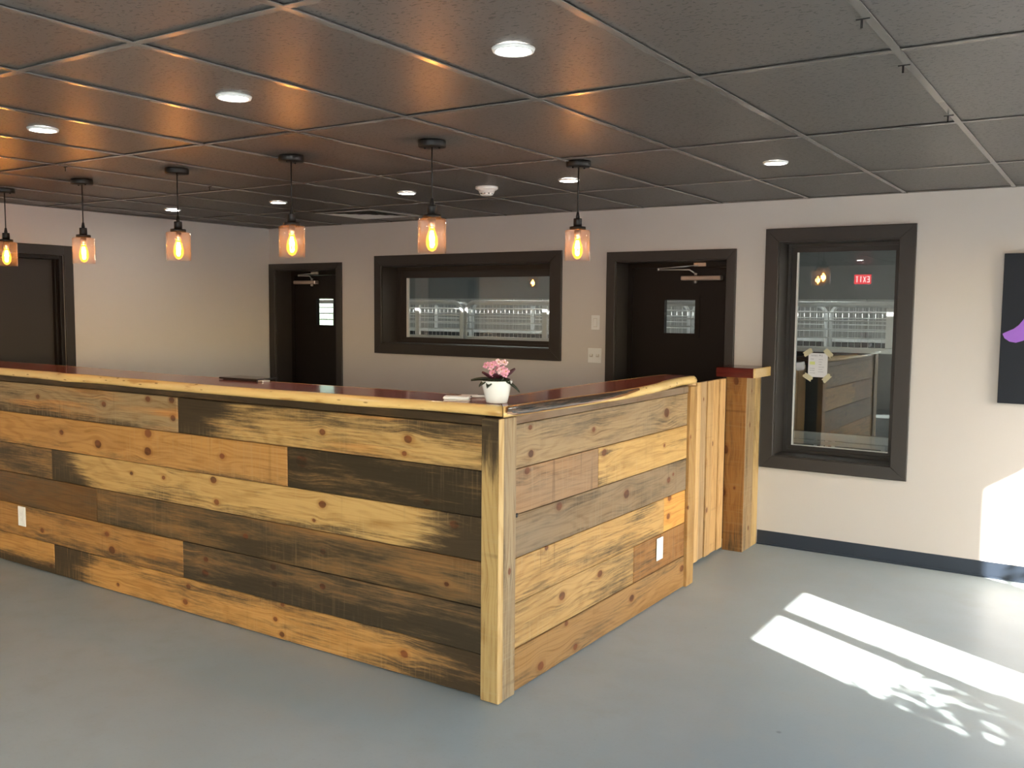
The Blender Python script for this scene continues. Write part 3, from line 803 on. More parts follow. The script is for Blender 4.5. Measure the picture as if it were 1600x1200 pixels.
# short slab: local x along +Y, local -y towards +X
Y0 = -2.952; Ls = 1.852
def out_s(x):
    base = -0.005 if x < 0 else 0
    return -0.225 - 0.09 * math.sin(min(1, max(0, x + .25) / 1.9) * math.pi) ** 1.2 + 0.035 * max(0, x / Ls) + 0.008 * mnoise.noise(Vector((x * 3.1, 7.5, 0)))
def in_s(x):
    return 0.005 + 0.035 * math.sin(x * 1.5) + 0.014 * mnoise.noise(Vector((x * 3.0, 14.5, 0)))
def bark_s(x, row):
    if x < 0.008 or x > 0.86: return 0.0
    f = (x - 0.008) / 0.852
    top = 3.9 - 0.2 * f; lo = 0.4 + 3.1 * f ** 1.6
    if x < 0.05: lo += (0.05 - x) * 44
    v = min(row - lo, top - row + 0.9)
    return max(0.0, min(1.0, 0.45 + v * 0.45))
o = slab('live_edge_slab', Ls, out_s, in_s, ZB + 0.0004, ZTP + 0.0006, 110, slab_mat('cedar_slab_short', 2), (-2.165, Y0, 0), math.pi / 2, bark_s, (1.32, 0))
tag(o, 'short red cedar bar top with dark bark inclusion along its live edge', 'bar top')

# ------------------------------------------------------------------ gate and pillar
gate = empty('swing_gate', (-2.10, -0.74, 0)); tag(gate, 'pale vertical-board swing gate between the bar and the wooden pillar', 'gate')
gy = [-1.165, -1.04, -0.915, -0.835, -0.758, -0.650, -0.545, -0.432, -0.322]
gb = [(.62, .43, .22), (.60, .42, .23), (.72, .51, .28), (.70, .50, .27), (.52, .385, .235), (.60, .415, .215), (.67, .455, .225), (.70, .48, .24)]
for k in range(8):
    L = 1.165; y0, y1 = gy[k], gy[k + 1]
    kn = {5: ((-.27, .01, .018),), 6: ((.16, .03, .016),), 4: ((.47, -.01, .012),)}.get(k, ())
    plank(gate, 'gate_board', (0, (y0 + y1) / 2 + 0.74, 0.02 + L / 2), L, y1 - y0 - 0.010, 0.02 + (.004 if k % 2 else -.003) + rnd.uniform(-.001, .001), (0, -math.pi / 2, math.pi / 2), 70 + k, gb[k], kn, stain=-.22, saw=.5, greyl=.12 if k in (4,) else 0.0)
bat_m = plank_mat(79, (.4, .29, .14), .8, .1)
for zz in (0.20, 0.95):
    mb = MB(); mb.box(-0.02, 0.0, -0.42, 0.414, zz, zz + 0.09); mb.build('gate_batten', bat_m, gate)

pil = empty('wood_pillar', (-2.01, -0.155, 0)); tag(pil, 'short boxed wooden pillar against the back wall beside the tall window', 'pillar')
hp = 1.197
mb = MB(); mb.box(-0.053, 0.050, -0.132, 0.152, 0, hp); mb.build('body', M['door_paint'], pil)
plank(pil, 'front_board', (0.0, -0.132, hp / 2), hp, 0.142, 0.022, VR, 81, (.32, .165, .055),
      ((.10, .052, .030), (-.20, .060, .026), (.57, -.01, .026), (-.16, -.02, .010)), stain=-.05, endl=.45, saw=1.0)
plank(pil, 'side_board', (0.050, -0.064, hp / 2), hp, 0.174, 0.022, (0, -math.pi / 2, math.pi / 2), 82, (.40, .29, .165), ((.27, -.01, .016), (.50, -.03, .012), (-.45, -.04, .016)), stain=.06, saw=.7, greyl=.35)
plank(pil, 'side_board', (0.050, 0.0875, hp / 2), hp, 0.122, 0.020, (0, -math.pi / 2, math.pi / 2), 83, (.56, .42, .21), (), stain=-.05, saw=.6)
# cap slab with clipped corner
def cap():
    t = MB()
    pts = [(-0.16, -0.120), (-0.125, -0.200), (0.130, -0.200), (0.142, -0.190), (0.142, 0.130), (-0.16, 0.130)]
    n = len(pts); z0, z1, c = 0.0, 0.064, 0.004
    cx = sum(p[0] for p in pts) / n; cy = sum(p[1] for p in pts) / n
    ins = [(p[0] + (c if p[0] < cx else -c), p[1] + (c if p[1] < cy else -c)) for p in pts]
    vs = [(x, y, z0) for x, y in pts] + [(x, y, z1 - c) for x, y in pts] + [(x, y, z1) for x, y in ins]
    fs = [tuple(range(n))[::-1], tuple(2 * n + k for k in range(n))]
    for k in range(n):
        l = (k + 1) % n
        fs += [(k, l, n + l, n + k), (n + k, n + l, 2 * n + l, 2 * n + k)]
    t.add(vs, fs); return t
tt = NT('cap_cedar')
p_ = tt.n('ShaderNodeTexCoord').outputs['Object']; s_ = tt.n('ShaderNodeSeparateXYZ', {0: p_})
nz = tt.noise(tt.xyz(tt.m('MULTIPLY', s_.outputs[0], 8.0), tt.m('MULTIPLY', s_.outputs[1], 60.0), tt.m('MULTIPLY', s_.outputs[2], 60.0)), 1.0, 4.0)
hc = tt.mix(nz, (0.15, 0.020, 0.014, 1), (0.05, 0.008, 0.006, 1))
sc = tt.mix(nz, (0.60, 0.40, 0.15, 1), (0.45, 0.27, 0.09, 1))
mk_ = tt.ss(tt.m('ADD', s_.outputs[0], tt.m('MULTIPLY', nz, 0.004)), 0.130, 0.136)
mk2 = tt.ss(tt.m('ADD', s_.outputs[0], tt.m('MULTIPLY', nz, 0.006)), -0.150, -0.157)
tt.bsdf(Base_Color=tt.mix(tt.m('MAXIMUM', mk_, mk2), hc, sc), Roughness=0.22, Coat_Weight=0.3)
cap().build('pillar_cap', tt.mat, pil, (0, 0, hp + 0.0005))

# ------------------------------------------------------------------ outlet covers on the bar, switches on the wall
def cover(name, label, cat, loc, rz, w, h, kind):
    r = empty(name, loc, rz); tag(r, label, cat)
    t = MB(); t.cbox(-w / 2, w / 2, -0.006, 0, -h / 2, h / 2, 0.002); t.build('cover_plate', M['white_trim'], r)
    if kind == 'outlet':
        t = MB(); t.cbox(-0.0165, 0.0165, -0.0085, -0.0061, -0.034, 0.034, 0.001); ins = t.build('receptacle', M['white_trim'], r)
        t = MB()
        for zz in (0.017, -0.017):
            t.box(-0.008, -0.006, -0.0088, -0.0086, zz - 0.002, zz + 0.006); t.box(0.005, 0.007, -0.0088, -0.0086, zz - 0.002, zz + 0.006)
            t.box(-0.002, 0.002, -0.0088, -0.0086, zz - 0.010, zz - 0.006)
        t.build('slots', M['slot_grey'], ins)
    elif kind == 'rocker':
        t = MB(); t.cbox(-0.0165, 0.0165, -0.0075, -0.0061, -0.034, 0.034, 0.0005); t.build('switch_bezel', M['nickel'], r)
        t = MB(); t.add([(-.013, -.0076, -.030), (.013, -.0076, -.030), (.013, -.0076, .030), (-.013, -.0076, .030), (-.013, -.0125, -.030), (.013, -.0125, -.030), (.013, -.0085, .030), (-.013, -.0085, .030)],
                        [(0, 1, 2, 3), (4, 5, 6, 7), (0, 1, 5, 4), (1, 2, 6, 5), (2, 3, 7, 6), (3, 0, 4, 7)]); t.build('rocker', M['white_trim'], r)
    else:
        for sx in (-0.028, 0.028):
            t = MB(); t.cbox(sx - 0.015, sx + 0.015, -0.0085, -0.0061, -0.012, 0.012, 0.001); sq = t.build('toggle_surround', M['nickel'], r)
            t = MB(); t.cbox(sx - 0.006, sx + 0.004, -0.020, -0.0086, -0.001, 0.009, 0.001); t.build('toggle', M['white_trim'], sq)
    return r
cover('outlet_cover', 'white outlet cover on the long front of the bar at left', 'outlet', (-5.563, -3.2515, 0.320), 0, 0.082, 0.124, 'outlet')
cover('outlet_cover', 'white outlet cover on the short side of the bar', 'outlet', (-1.9535, -1.643, 0.313), math.pi / 2, 0.080, 0.126, 'outlet')
cover('light_switch', 'single white rocker light switch left of the middle door', 'switch', (-3.256, -0.0005, 1.541), 0, 0.072, 0.112, 'rocker')
cover('light_switch', 'double white switch plate below the single rocker switch', 'switch', (-3.259, -0.0005, 1.286), 0, 0.118, 0.114, 'toggle')

# ------------------------------------------------------------------ recessed ceiling lights
def recessed(x, y, label):
    r = empty('recessed_light', (x, y, H)); tag(r, label, 'ceiling light', 'round recessed ceiling lights')
    t = MB(); t.lathe([(0.050, -0.002), (0.054, -0.005), (0.060, -0.004), (0.064, 0.0055), (0.050, 0.0055)], 36); t.build('trim_ring', M['white_trim'], r)
    t = MB()
    n = 36
    t.add([(0.050 * math.cos(2 * math.pi * k / n), 0.050 * math.sin(2 * math.pi * k / n), -0.0025) for k in range(n)], [tuple(range(n))[::-1]])
    t.build('lens', M['lamp_white'], r)
rows = [(-1.371, -4.06, 'large round ceiling light nearest the camera'), (-2.567, -4.07, 'round ceiling light of the near row between its two neighbours'),
        (-3.777, -4.08, 'round ceiling light at upper left, leftmost in the near row'),
        (-6.17, -1.64, 'round ceiling light in the far row behind the third pendant, leftmost'), (-5.02, -1.60, 'round ceiling light in the far row left of the fourth pendant'),
        (-3.84, -1.57, 'round ceiling light in the far row left of the corner pendant'), (-2.61, -1.57, 'round ceiling light beside the rightmost pendant cord'),
        (-1.37, -1.62, 'round ceiling light at right above the tall window'),
        (-3.177, -7.71, 'round ceiling light behind the viewer on the left'), (-0.74, -7.71, 'round ceiling light behind the viewer on the right'), (-5.6, -7.71, 'round ceiling light behind the viewer far left'), (-5.6, -4.08, 'round ceiling light near the left wall out of view')]
for x, y, lb in rows: recessed(x, y, lb)

# smoke detector
r = empty('smoke_detector', (-3.204, -1.56, H)); tag(r, 'white round smoke detector on the dark ceiling', 'smoke detector')
t = MB(); t.lathe([(0.0, 0.004), (0.070, 0.004), (0.071, -0.010), (0.062, -0.016), (0.052, -0.020), (0.046, -0.036), (0.0, -0.036)], 32); bd = t.build('body', M['white_trim'], r)
t = MB(); t.lathe([(0.0, -0.0362), (0.042, -0.0362), (0.040, -0.046), (0.030, -0.052), (0.0, -0.053)], 28); hd = t.build('sensor_head', M['white_trim'], r)
t = MB()
for k in range(10):
    a = 2 * math.pi * k / 10
    cx, cy = 0.0405 * math.cos(a), 0.0405 * math.sin(a)
    t.tube([(cx * 0.96, cy * 0.96, -0.041), (cx * 1.035, cy * 1.035, -0.041)], 0.0045, 6)
t.build('vents', M['slot'], hd)

# ceiling vent diffuser
r = empty('ceiling_vent', (-5.03, -0.63, H)); tag(r, 'square white louvred air vent in the ceiling near the back wall', 'vent')
def sq_ring(h0, h1, z0, z1):
    t = MB()
    vs = [(-h0, -h0, z0), (h0, -h0, z0), (h0, h0, z0), (-h0, h0, z0), (-h1, -h1, z1), (h1, -h1, z1), (h1, h1, z1), (-h1, h1, z1)]
    vs += [(x, y, z + 0.002) for x, y, z in vs]
    fs = []
    for k in range(4):
        l = (k + 1) % 4
        fs += [(k, l, 4 + l, 4 + k), (8 + k, 8 + l, 12 + l, 12 + k)]
    t.add(vs, fs); return t
sq_ring(0.30, 0.262, -0.002, -0.004).build('frame', M['white_trim'], r)
for k in range(4): sq_ring(0.240 - 0.06 * k, 0.206 - 0.06 * k, -0.007, 0.0).build('louvre', M['white_trim'], r)
t = MB(); t.box(-0.27, 0.27, -0.27, 0.27, 0.003, 0.005); t.build('duct_back', M['slot'], r)

# ------------------------------------------------------------------ pendants
def bulb_glow():
    t = NT('amber_bulb_glass')
    tr = t.n('ShaderNodeBsdfTransparent', {'Color': (1.0, 0.80, 0.45, 1)})
    lw_ = t.n('ShaderNodeLayerWeight', {'Blend': 0.35})
    f = t.m('SUBTRACT', 1.0, lw_.outputs['Facing'])
    em = t.n('ShaderNodeEmission', {'Color': (1.0, 0.40, 0.05, 1), 'Strength': 1.5})
    mx = t.n('ShaderNodeMixShader', {0: 0.5}); t.t.links.new(tr.outputs[0], mx.inputs[1]); t.t.links.new(em.outputs[0], mx.inputs[2])
    t.t.links.new(mx.outputs[0], t.out.inputs['Surface'])
    return t.mat
M['bulb'] = bulb_glow()
M['filament'] = emissive('filament_glow', (1.0, 0.66, 0.26, 1), 40.0)
pend_light = bpy.data.lights.new('pendant_bulb_light', 'POINT')
pend_light.energy = 5.0; pend_light.color = (1.0, 0.37, 0.085); pend_light.shadow_soft_size = 0.022

def pendant():
    r = empty('pendant_lamp', (0, 0, H))
    t = MB(); t.lathe([(0.0, 0.005), (0.062, 0.005), (0.0635, 0.0), (0.0635, -0.020), (0.060, -0.024), (0.0, -0.024)], 32); c = t.build('canopy', M['black_metal'], r)
    for sx in (-0.04, 0.04):
        t = MB(); t.lathe([(0.0, -0.031), (0.004, -0.030), (0.005, -0.0242), (0.0, -0.0242)], 8, (sx * 0.8, sx * 0.3, 0))
        t.build('canopy_screw', M['black_metal'], c)
    t = MB(); t.tube([(0, 0, -0.024), (0, 0, -0.262)], 0.0036, 8); t.build('cord', M['black_metal'], r)
    t = MB(); t.lathe([(0.0, -0.250), (0.006, -0.252), (0.010, -0.276), (0.010, -0.284), (0.0, -0.284)], 16); t.build('strain_relief', M['black_metal'], r)
    t = MB(); t.lathe([(0.0, -0.2842), (0.021, -0.2842), (0.022, -0.288), (0.022, -0.326), (0.0, -0.326)], 24); t.build('socket', M['black_metal'], r)
    t = MB(); t.lathe([(0.0, -0.3262), (0.040, -0.3262), (0.042, -0.329), (0.042, -0.343), (0.0, -0.343)], 28); t.build('shade_holder', M['black_metal'], r)
    # clear glass cylinder open at the bottom
    t = MB(); t.lathe([(0.020, -0.3445), (0.060, -0.3445), (0.0655, -0.350), (0.0655, -0.500), (0.0625, -0.500), (0.0625, -0.352), (0.058, -0.3475), (0.020, -0.3475)], 40)
    t.build('glass_shade', M['shade_glass'], r)
    t = MB(); t.lathe([(0.0, -0.3432), (0.017, -0.3432), (0.017, -0.378), (0.014, -0.386), (0.0, -0.386)], 20); t.build('lamp_base', M['nickel'], r)
    t = MB(); t.lathe([(0.013, -0.384), (0.015, -0.395), (0.024, -0.420), (0.0285, -0.445), (0.026, -0.468), (0.016, -0.486), (0.004, -0.492), (0.0, -0.493)], 24); b = t.build('bulb', M['bulb'], r)
    t = MB()
    for k in range(5):
        a = 2 * math.pi * k / 5
        t.tube([(0.004 * math.cos(a), 0.004 * math.sin(a), -0.398), (0.011 * math.cos(a + .3), 0.011 * math.sin(a + .3), -0.432), (0.0095 * math.cos(a + .7), 0.0095 * math.sin(a + .7), -0.462), (0.003 * math.cos(a + 1), 0.003 * math.sin(a + 1), -0.474)], 0.0036, 6)
    t.build('filament', M['filament'], b)
    lo = bpy.data.objects.new('bulb_light', pend_light); lo.location = (0, 0, -0.437); put(lo, r)
    return r
proto = pendant()
pend = [(-2.509, -2.993, 'glass cylinder pendant over the bar corner, in front of the long window'), (-2.227, -2.139, 'rightmost glass cylinder pendant, over the short side of the bar'),
        (-3.386, -3.020, 'glass cylinder pendant above the far corner door, fourth from the left'), (-4.27, -3.030, 'glass cylinder pendant in front of the left wall, third from the left'),
        (-5.165, -3.035, 'glass cylinder pendant beside the left wall door casing, second from the left'), (-6.02, -3.045, 'glass cylinder pendant cut by the left picture edge')]
for i, (x, y, lb) in enumerate(pend):
    o = proto if i == 0 else copy_tree(proto)
    o.location = (x, y, H); o.rotation_euler.z = i * 0.7
    tag(o, lb, 'pendant lamp', 'glass pendants over the bar')

# ------------------------------------------------------------------ things on the bar
# potted violet
PX, PY = -2.045, -3.140
pv = empty('potted_violet', (PX, PY, ZTP)); tag(pv, 'pink African violet in a small white pot on the bar corner', 'potted plant')
M['pot'] = plain('white_glazed_ceramic', (0.80, 0.80, 0.77, 1), 0.15, 0, 0.5, 0.02)
M['soil'] = plain('potting_soil', (0.03, 0.02, 0.012, 1), 0.9)
t = MB(); t.lathe([(0.0, 0.001), (0.044, 0.001), (0.046, 0.004), (0.066, 0.092), (0.067, 0.094), (0.0645, 0.095), (0.062, 0.088), (0.0, 0.080)], 40); t.build('pot', M['pot'], pv)
t = MB(); t.lathe([(0.0, 0.086), (0.030, 0.085), (0.0605, 0.083), (0.0605, 0.0815), (0.0, 0.0815)], 24); t.build('soil', M['soil'], pv)
def leaf_mat():
    t = NT('violet_leaf')
    g = t.n('ShaderNodeNewGeometry')
    p = t.n('ShaderNodeTexCoord').outputs['Object']
    f = t.noise(p, 60.0, 3.0)
    c = t.mix(f, (0.030, 0.040, 0.022, 1), (0.055, 0.060, 0.034, 1))
    c = t.mix(g.outputs['Backfacing'], c, (0.10, 0.014, 0.028, 1))
    t.bsdf(Base_Color=c, Roughness=0.45)
    return t.mat
M['leaf'] = leaf_mat()
M['leaf_red'] = plain('violet_leaf_underside', (0.075, 0.012, 0.022, 1), 0.5)
M['leaf_green'] = plain('violet_leaf_top', (0.034, 0.045, 0.024, 1), 0.45, 0, .5, .25, 40)
M['petal'] = plain('pink_petal', (0.80, 0.36, 0.46, 1), 0.6, 0, .3, .15, 60)
M['petal_pale'] = plain('pale_pink_petal', (0.86, 0.55, 0.58, 1), 0.6, 0, .3, .15, 60)
M['pistil'] = plain('yellow_pistil', (0.55, 0.30, 0.03, 1), 0.6)
M['stem'] = plain('violet_stem', (0.16, 0.05, 0.04, 1), 0.6)
def leaf(L, W, curl, th=0.0022):
    """leaf blade along +x with thickness, cupped"""
    n, m = 7, 4
    top = []
    for i in range(n + 1):
        u = i / n; w = W * (math.sin(math.pi * min(1, u * 0.96 + 0.04)) ** 0.75)
        for j in range(-m, m + 1):
            v = j / m
            top.append((u * L, v * w / 2, curl * u * u * L + 0.22 * abs(v) ** 1.5 * w - 0.003 * math.cos(j * 3)))
    k = len(top); bot = [(x, y, z - th) for x, y, z in top]; r = 2 * m + 1
    fs = []
    for i in range(n):
        for j in range(2 * m):
            a = i * r + j
            fs += [(a, a + 1, a + r + 1, a + r), (k + a, k + a + r, k + a + r + 1, k + a + 1)]
    for i in range(n):
        for e in (0, 2 * m):
            a = i * r + e; fs.append((a, a + r, k + a + r, k + a))
    for j in range(2 * m):
        fs.append((j, j + 1, k + j + 1, k + j)); a = n * r + j; fs.append((a, a + 1, k + a + 1, k + a))
    return MB().add(top + bot, fs, True)
rl = random.Random(3)
view = math.atan2(_R.y, _R.x)      # the viewer's right, as a compass angle
leaves = [(view + 3.05, .098, .040, -.12, .105, 0.10, 0), (view + .10, .080, .058, .25, .103, 0.42, 1), (view - .25, .085, .040, -.55, .100, 0.05, 0), (view - 2.6, .074, .044, -.35, .104, 0.05, 0),
          (view - 2.1, .066, .040, -.45, .106, 0.02, 0), (view - 1.3, .052, .040, -.2, .108, .15, 0), (view - .75, .066, .040, -.3, .106, 0.1, 0), (view + 2.3, .070, .044, -.3, .102, .15, 0),
          (view + 1.6, .070, .046, -.3, .102, .2, 0), (view + .8, .070, .044, -.3, .102, .2, 1), (view - 2.95, .060, .040, .1, .108, .45, 1), (view - .05, .052, .040, .1, .110, .7, 1), (view - 1.7, .045, .036, .1, .105, .6, 1)]
for a, L, W, curl, z, tilt, red in leaves:
    o = leaf(L, W, curl).build('leaf', M['leaf_red'] if red else M['leaf_green'], pv, (0.012 * math.cos(a), 0.012 * math.sin(a), z - 0.008), (0, -tilt, a))
def flower():
    t = MB()
    for k in range(5):
        a = 2 * math.pi * k / 5; ca, sa = math.cos(a), math.sin(a)
        pts = []
        for (u, w, h) in ((0.001, .002, 0), (.006, .0052, .0012), (.011, .0062, .0022), (.0148, .0035, .0016)):
            for v in (-1, 0, 1):
                x, y, z = u, v * w, h + (0.0006 if v == 0 else 0)
                pts.append((x * ca - y * sa, x * sa + y * ca, z))
        lo = [(x, y, z - .0009) for x, y, z in pts]
        fs = []
        for i in range(3):
            for j in range(2):
                q = i * 3 + j; fs += [(q, q + 1, q + 4, q + 3), (12 + q, 12 + q + 3, 12 + q + 4, 12 + q + 1)]
            fs += [(i * 3, i * 3 + 3, 12 + i * 3 + 3, 12 + i * 3), (i * 3 + 2, i * 3 + 5, 12 + i * 3 + 5, 12 + i * 3 + 2)]
        fs += [(9, 10, 22, 21), (10, 11, 23, 22)]
        t.add(pts + lo, fs, True)
    return t
f1 = flower().mesh('flower'); f1.materials.append(M['petal'])
f2 = flower().mesh('flower'); f2.materials.append(M['petal_pale'])
pm = MB().lathe([(0.0, .0045), (.0022, .004), (.0026, .0015), (0.0, .001)], 8).mesh('pistil'); pm.materials.append(M['pistil'])
st = MB()
ux, uy = math.cos(view), math.sin(view)
for k in range(19):
    s = rl.uniform(-.046, .044); zz = .155 - 0.6 * abs(s + .0) * 0.5 + rl.uniform(-.026, .024); d = rl.uniform(-.022, .022)
    if k >= 17: s, zz = .032 + (k - 17) * .006, .122 + (k - 17) * .012
    c = Vector((ux * s + uy * d, uy * s - ux * d, zz))
    o = bpy.data.objects.new('flower', f1 if rl.random() < .6 else f2); o.location = c
    dirv = Vector((c.x * 3 + uy * .08 + rl.uniform(-.08, .08), c.y * 3 - ux * .12 + rl.uniform(-.08, .08), .09)).normalized()
    o.rotation_euler = dirv.to_track_quat('Z', 'Y').to_euler(); o.scale = (1.12,) * 3
    put(o, pv)
    q = bpy.data.objects.new('pistil', pm); put(q, o)
    st.tube([(c.x * .15, c.y * .15, .09), (c.x * .6, c.y * .6, zz * .7 + .02), tuple(c - dirv * .001)], .0011, 5)
st.build('flower_stems', M['stem'], pv)

# white earbud case with its lid strip, pen
cs = empty('white_case', (-2.235, -3.165, ZTP), view - 0.12); tag(cs, 'small flat white case lying on the bar left of the flower pot', 'case')
t = MB(); t.cbox(-0.058, 0.058, -0.028, 0.028, 0.004, 0.020, 0.006); t.build('case_body', M['white_trim'], cs)
t = MB(); t.cbox(-0.052, 0.060, -0.044, 0.020, 0.0005, 0.0038, 0.001); t.build('paper_card', plain('cream_card', (.74, .66, .60, 1), .5), cs)
pn = empty('pen', (-2.240, -3.02, ZTP), view - 0.06); tag(pn, 'white pen with dark clip lying behind the flower pot', 'pen')
t = MB(); t.tube([(-0.062, 0, .0075), (0.072, 0, .0075)], [.0065, .0065], 12); t.build('pen_barrel', M['white_trim'], pn)
t = MB(); t.tube([(-0.076, 0, .0075), (-0.0622, 0, .0075)], [.003, .0062], 12); t.build('pen_tip', M['nickel'], pn)
t = MB(); t.box(-0.054, -0.016, -0.0085, -0.0066, .005, .009); t.build('pen_clip', M['black_metal'], pn)
t = MB(); t.box(0.010, 0.062, -.004, .004, .0137, .0147); t.build('pen_band', M['black_metal'], pn)

# black tablet lying at the staff edge of the bar
tb = empty('tablet', (-3.79, -3.005, ZTP), 0.02); tag(tb, 'flat black tablet on the inner edge of the bar top', 'tablet')
t = MB(); t.cbox(-0.148, 0.148, -0.035, 0.115, 0.004, 0.013, 0.003); t.build('body', M['black_metal'], tb)
t = MB(); t.box(-0.138, 0.138, -0.027, 0.107, 0.0131, 0.0134); t.build('screen', plain('black_screen', (.008, .008, .010, 1), .1), tb)
t = MB(); t.cbox(0.150, 0.188, -0.030, 0.02, 0.0, 0.009, 0.002); t.build('dock_plug', M['nickel'], tb)
t = MB(); t.box(-0.13, 0.13, -0.02, 0.06, 0.0005, 0.0038); t.build('feet', M['slot'], tb)

# ------------------------------------------------------------------ poster panel on the back wall
ps = empty('poster', (-0.465, 0, 1.55)); tag(ps, 'dark navy wall sign with purple swoosh at the right picture edge', 'sign')
t = MB(); t.cbox(0.0, 1.35, -0.022, -0.0005, -0.454, 0.452, 0.002); t.build('panel', plain('navy_panel', (.006, .008, .014, 1), .5, 0, .3, .2, 3), ps)
def swoosh():
    t = MB()
    up = [(.012, -.030), (.030, -.020), (.070, .000), (.095, .022), (.115, .050), (.135, .085), (.165, .125), (.21, .165), (.28, .20), (.37, .22), (.47, .215)]
    lo = [(.012, -.036), (.022, -.058), (.050, -.078), (.085, -.084), (.120, -.072), (.165, -.045), (.205, .000), (.25, .045), (.31, .085), (.385, .105), (.47, .10)]
    n = len(up); vs = []
    for y in (-0.0225, -0.0275):
        vs += [(x, y, z) for x, z in up] + [(x, y, z) for x, z in lo]
    fs = []
    for k in range(n - 1):
        fs += [(k, k + 1, n + k + 1, n + k), (2 * n + k, 2 * n + n + k, 2 * n + n + k + 1, 2 * n + k + 1), (k, 2 * n + k, 2 * n + k + 1, k + 1), (n + k, n + k + 1, 3 * n + k + 1, 3 * n + k)]
    fs += [(0, n, 3 * n, 2 * n), (n - 1, 3 * n - 1, 4 * n - 1, 2 * n - 1)]
    t.add(vs, fs); return t
swoosh().build('purple_swoosh', plain('purple_vinyl', (.30, .105, .55, 1), .45), ps)

# ------------------------------------------------------------------ paper taped to the tall window
pp = empty('paper_notice', (-1.6155, 0.2235, 1.268)); tag(pp, 'white paper list taped by its corners to the tall window', 'paper')
M['paper'] = plain('white_paper', (.78, .78, .80, 1), .7)
M['tape'] = plain('masking_tape', (.62, .57, .38, 1), .7)
M['ink'] = plain('grey_ink', (.10, .10, .13, 1), .7)
M['yellow'] = plain('yellow_highlighter', (.72, .78, .30, 1), .7)
t = MB(); t.box(-0.066, 0.066, -0.0012, -0.0002, -0.084, 0.084); sh = t.build('sheet', M['paper'], pp)
for nm, ang, cx, cz in (('a', .6, -.070, .088), ('b', -.75, .070, .086), ('c', -.55, -.066, -.086), ('d', .8, .064, -.088)):
    w, h = .034, .017
    ca, sa = math.cos(ang), math.sin(ang)
    jag = [(-w, -h), (-w * .3, -h * 1.05), (w, -h), (w * .82, -h * .3), (w * 1.05, h * .2), (w * .9, h), (-w * .2, h * 1.08), (-w, h), (-w * .85, h * .3), (-w * 1.06, -h * .2)]
    vs = [(cx + x * ca - z * sa, -0.0014, cz + x * sa + z * ca) for x, z in jag] + [(cx + x * ca - z * sa, -0.0018, cz + x * sa + z * ca) for x, z in jag]
    n = len(jag); fs = [tuple(range(n)), tuple(range(n, 2 * n))[::-1]] + [(k, (k + 1) % n, n + (k + 1) % n, n + k) for k in range(n)]
    MB().add(vs, fs).build('tape_strip', M['tape'], pp)
def scribble(mb, x0, x1, z, h, seed, y=-0.0015):
    r_ = random.Random(seed); x = x0
    while x < x1:
        w = r_.uniform(.0025, .0048)
        k = r_.randint(0, 3); s = .0006
        if k == 0: mb.box(x, x + s * 1.3, y, y + .0002, z, z + h); mb.box(x, x + w * .7, y, y + .0002, z, z + s)
        elif k == 1: frame4(mb, x, x + w * .8, z, z + h * .7, y, y + .0002, s)
        elif k == 2: mb.box(x, x + w * .8, y, y + .0002, z + h * .3, z + h * .3 + s); mb.box(x + w * .3, x + w * .3 + s, y, y + .0002, z, z + h)
        else: mb.box(x, x + w * .8, y, y + .0002, z, z + s); mb.box(x, x + w * .8, y, y + .0002, z + h * .7, z + h * .7 + s); mb.box(x + w * .8 - s, x + w * .8, y, y + .0002, z, z + h * .7)
        x += w
t = MB(); scribble(t, -.048, .000, .062, .011, 1); t.box(.010, .0116, -.0015, -.0013, .064, .074); t.box(.015, .0166, -.0015, -.0013, .064, .074); t.box(.008, .019, -.0015, -.0013, .066, .0672); t.box(.008, .019, -.0015, -.0013, .0705, .0717); t.box(.026, .028, -.0015, -.0013, .060, .074)
t.build('heading', M['ink'], sh)
t = MB()
for k, (x0, x1, z) in enumerate([(-.052, -.030, .040), (.006, .032, .038), (.006, .026, .021), (.006, .025, .003), (.006, .042, -.015), (.006, .032, -.031), (.004, .036, -.048), (-.056, -.022, -.026), (-.056, -.024, -.040), (-.056, -.018, -.058)]):
    scribble(t, x0, x1, z, .005, 10 + k)
t.build('list_lines', M['ink'], sh)
t = MB(); t.box(-.056, -.020, -.0014, -.0013, .003, .024); t.build('highlight', M['yellow'], sh)

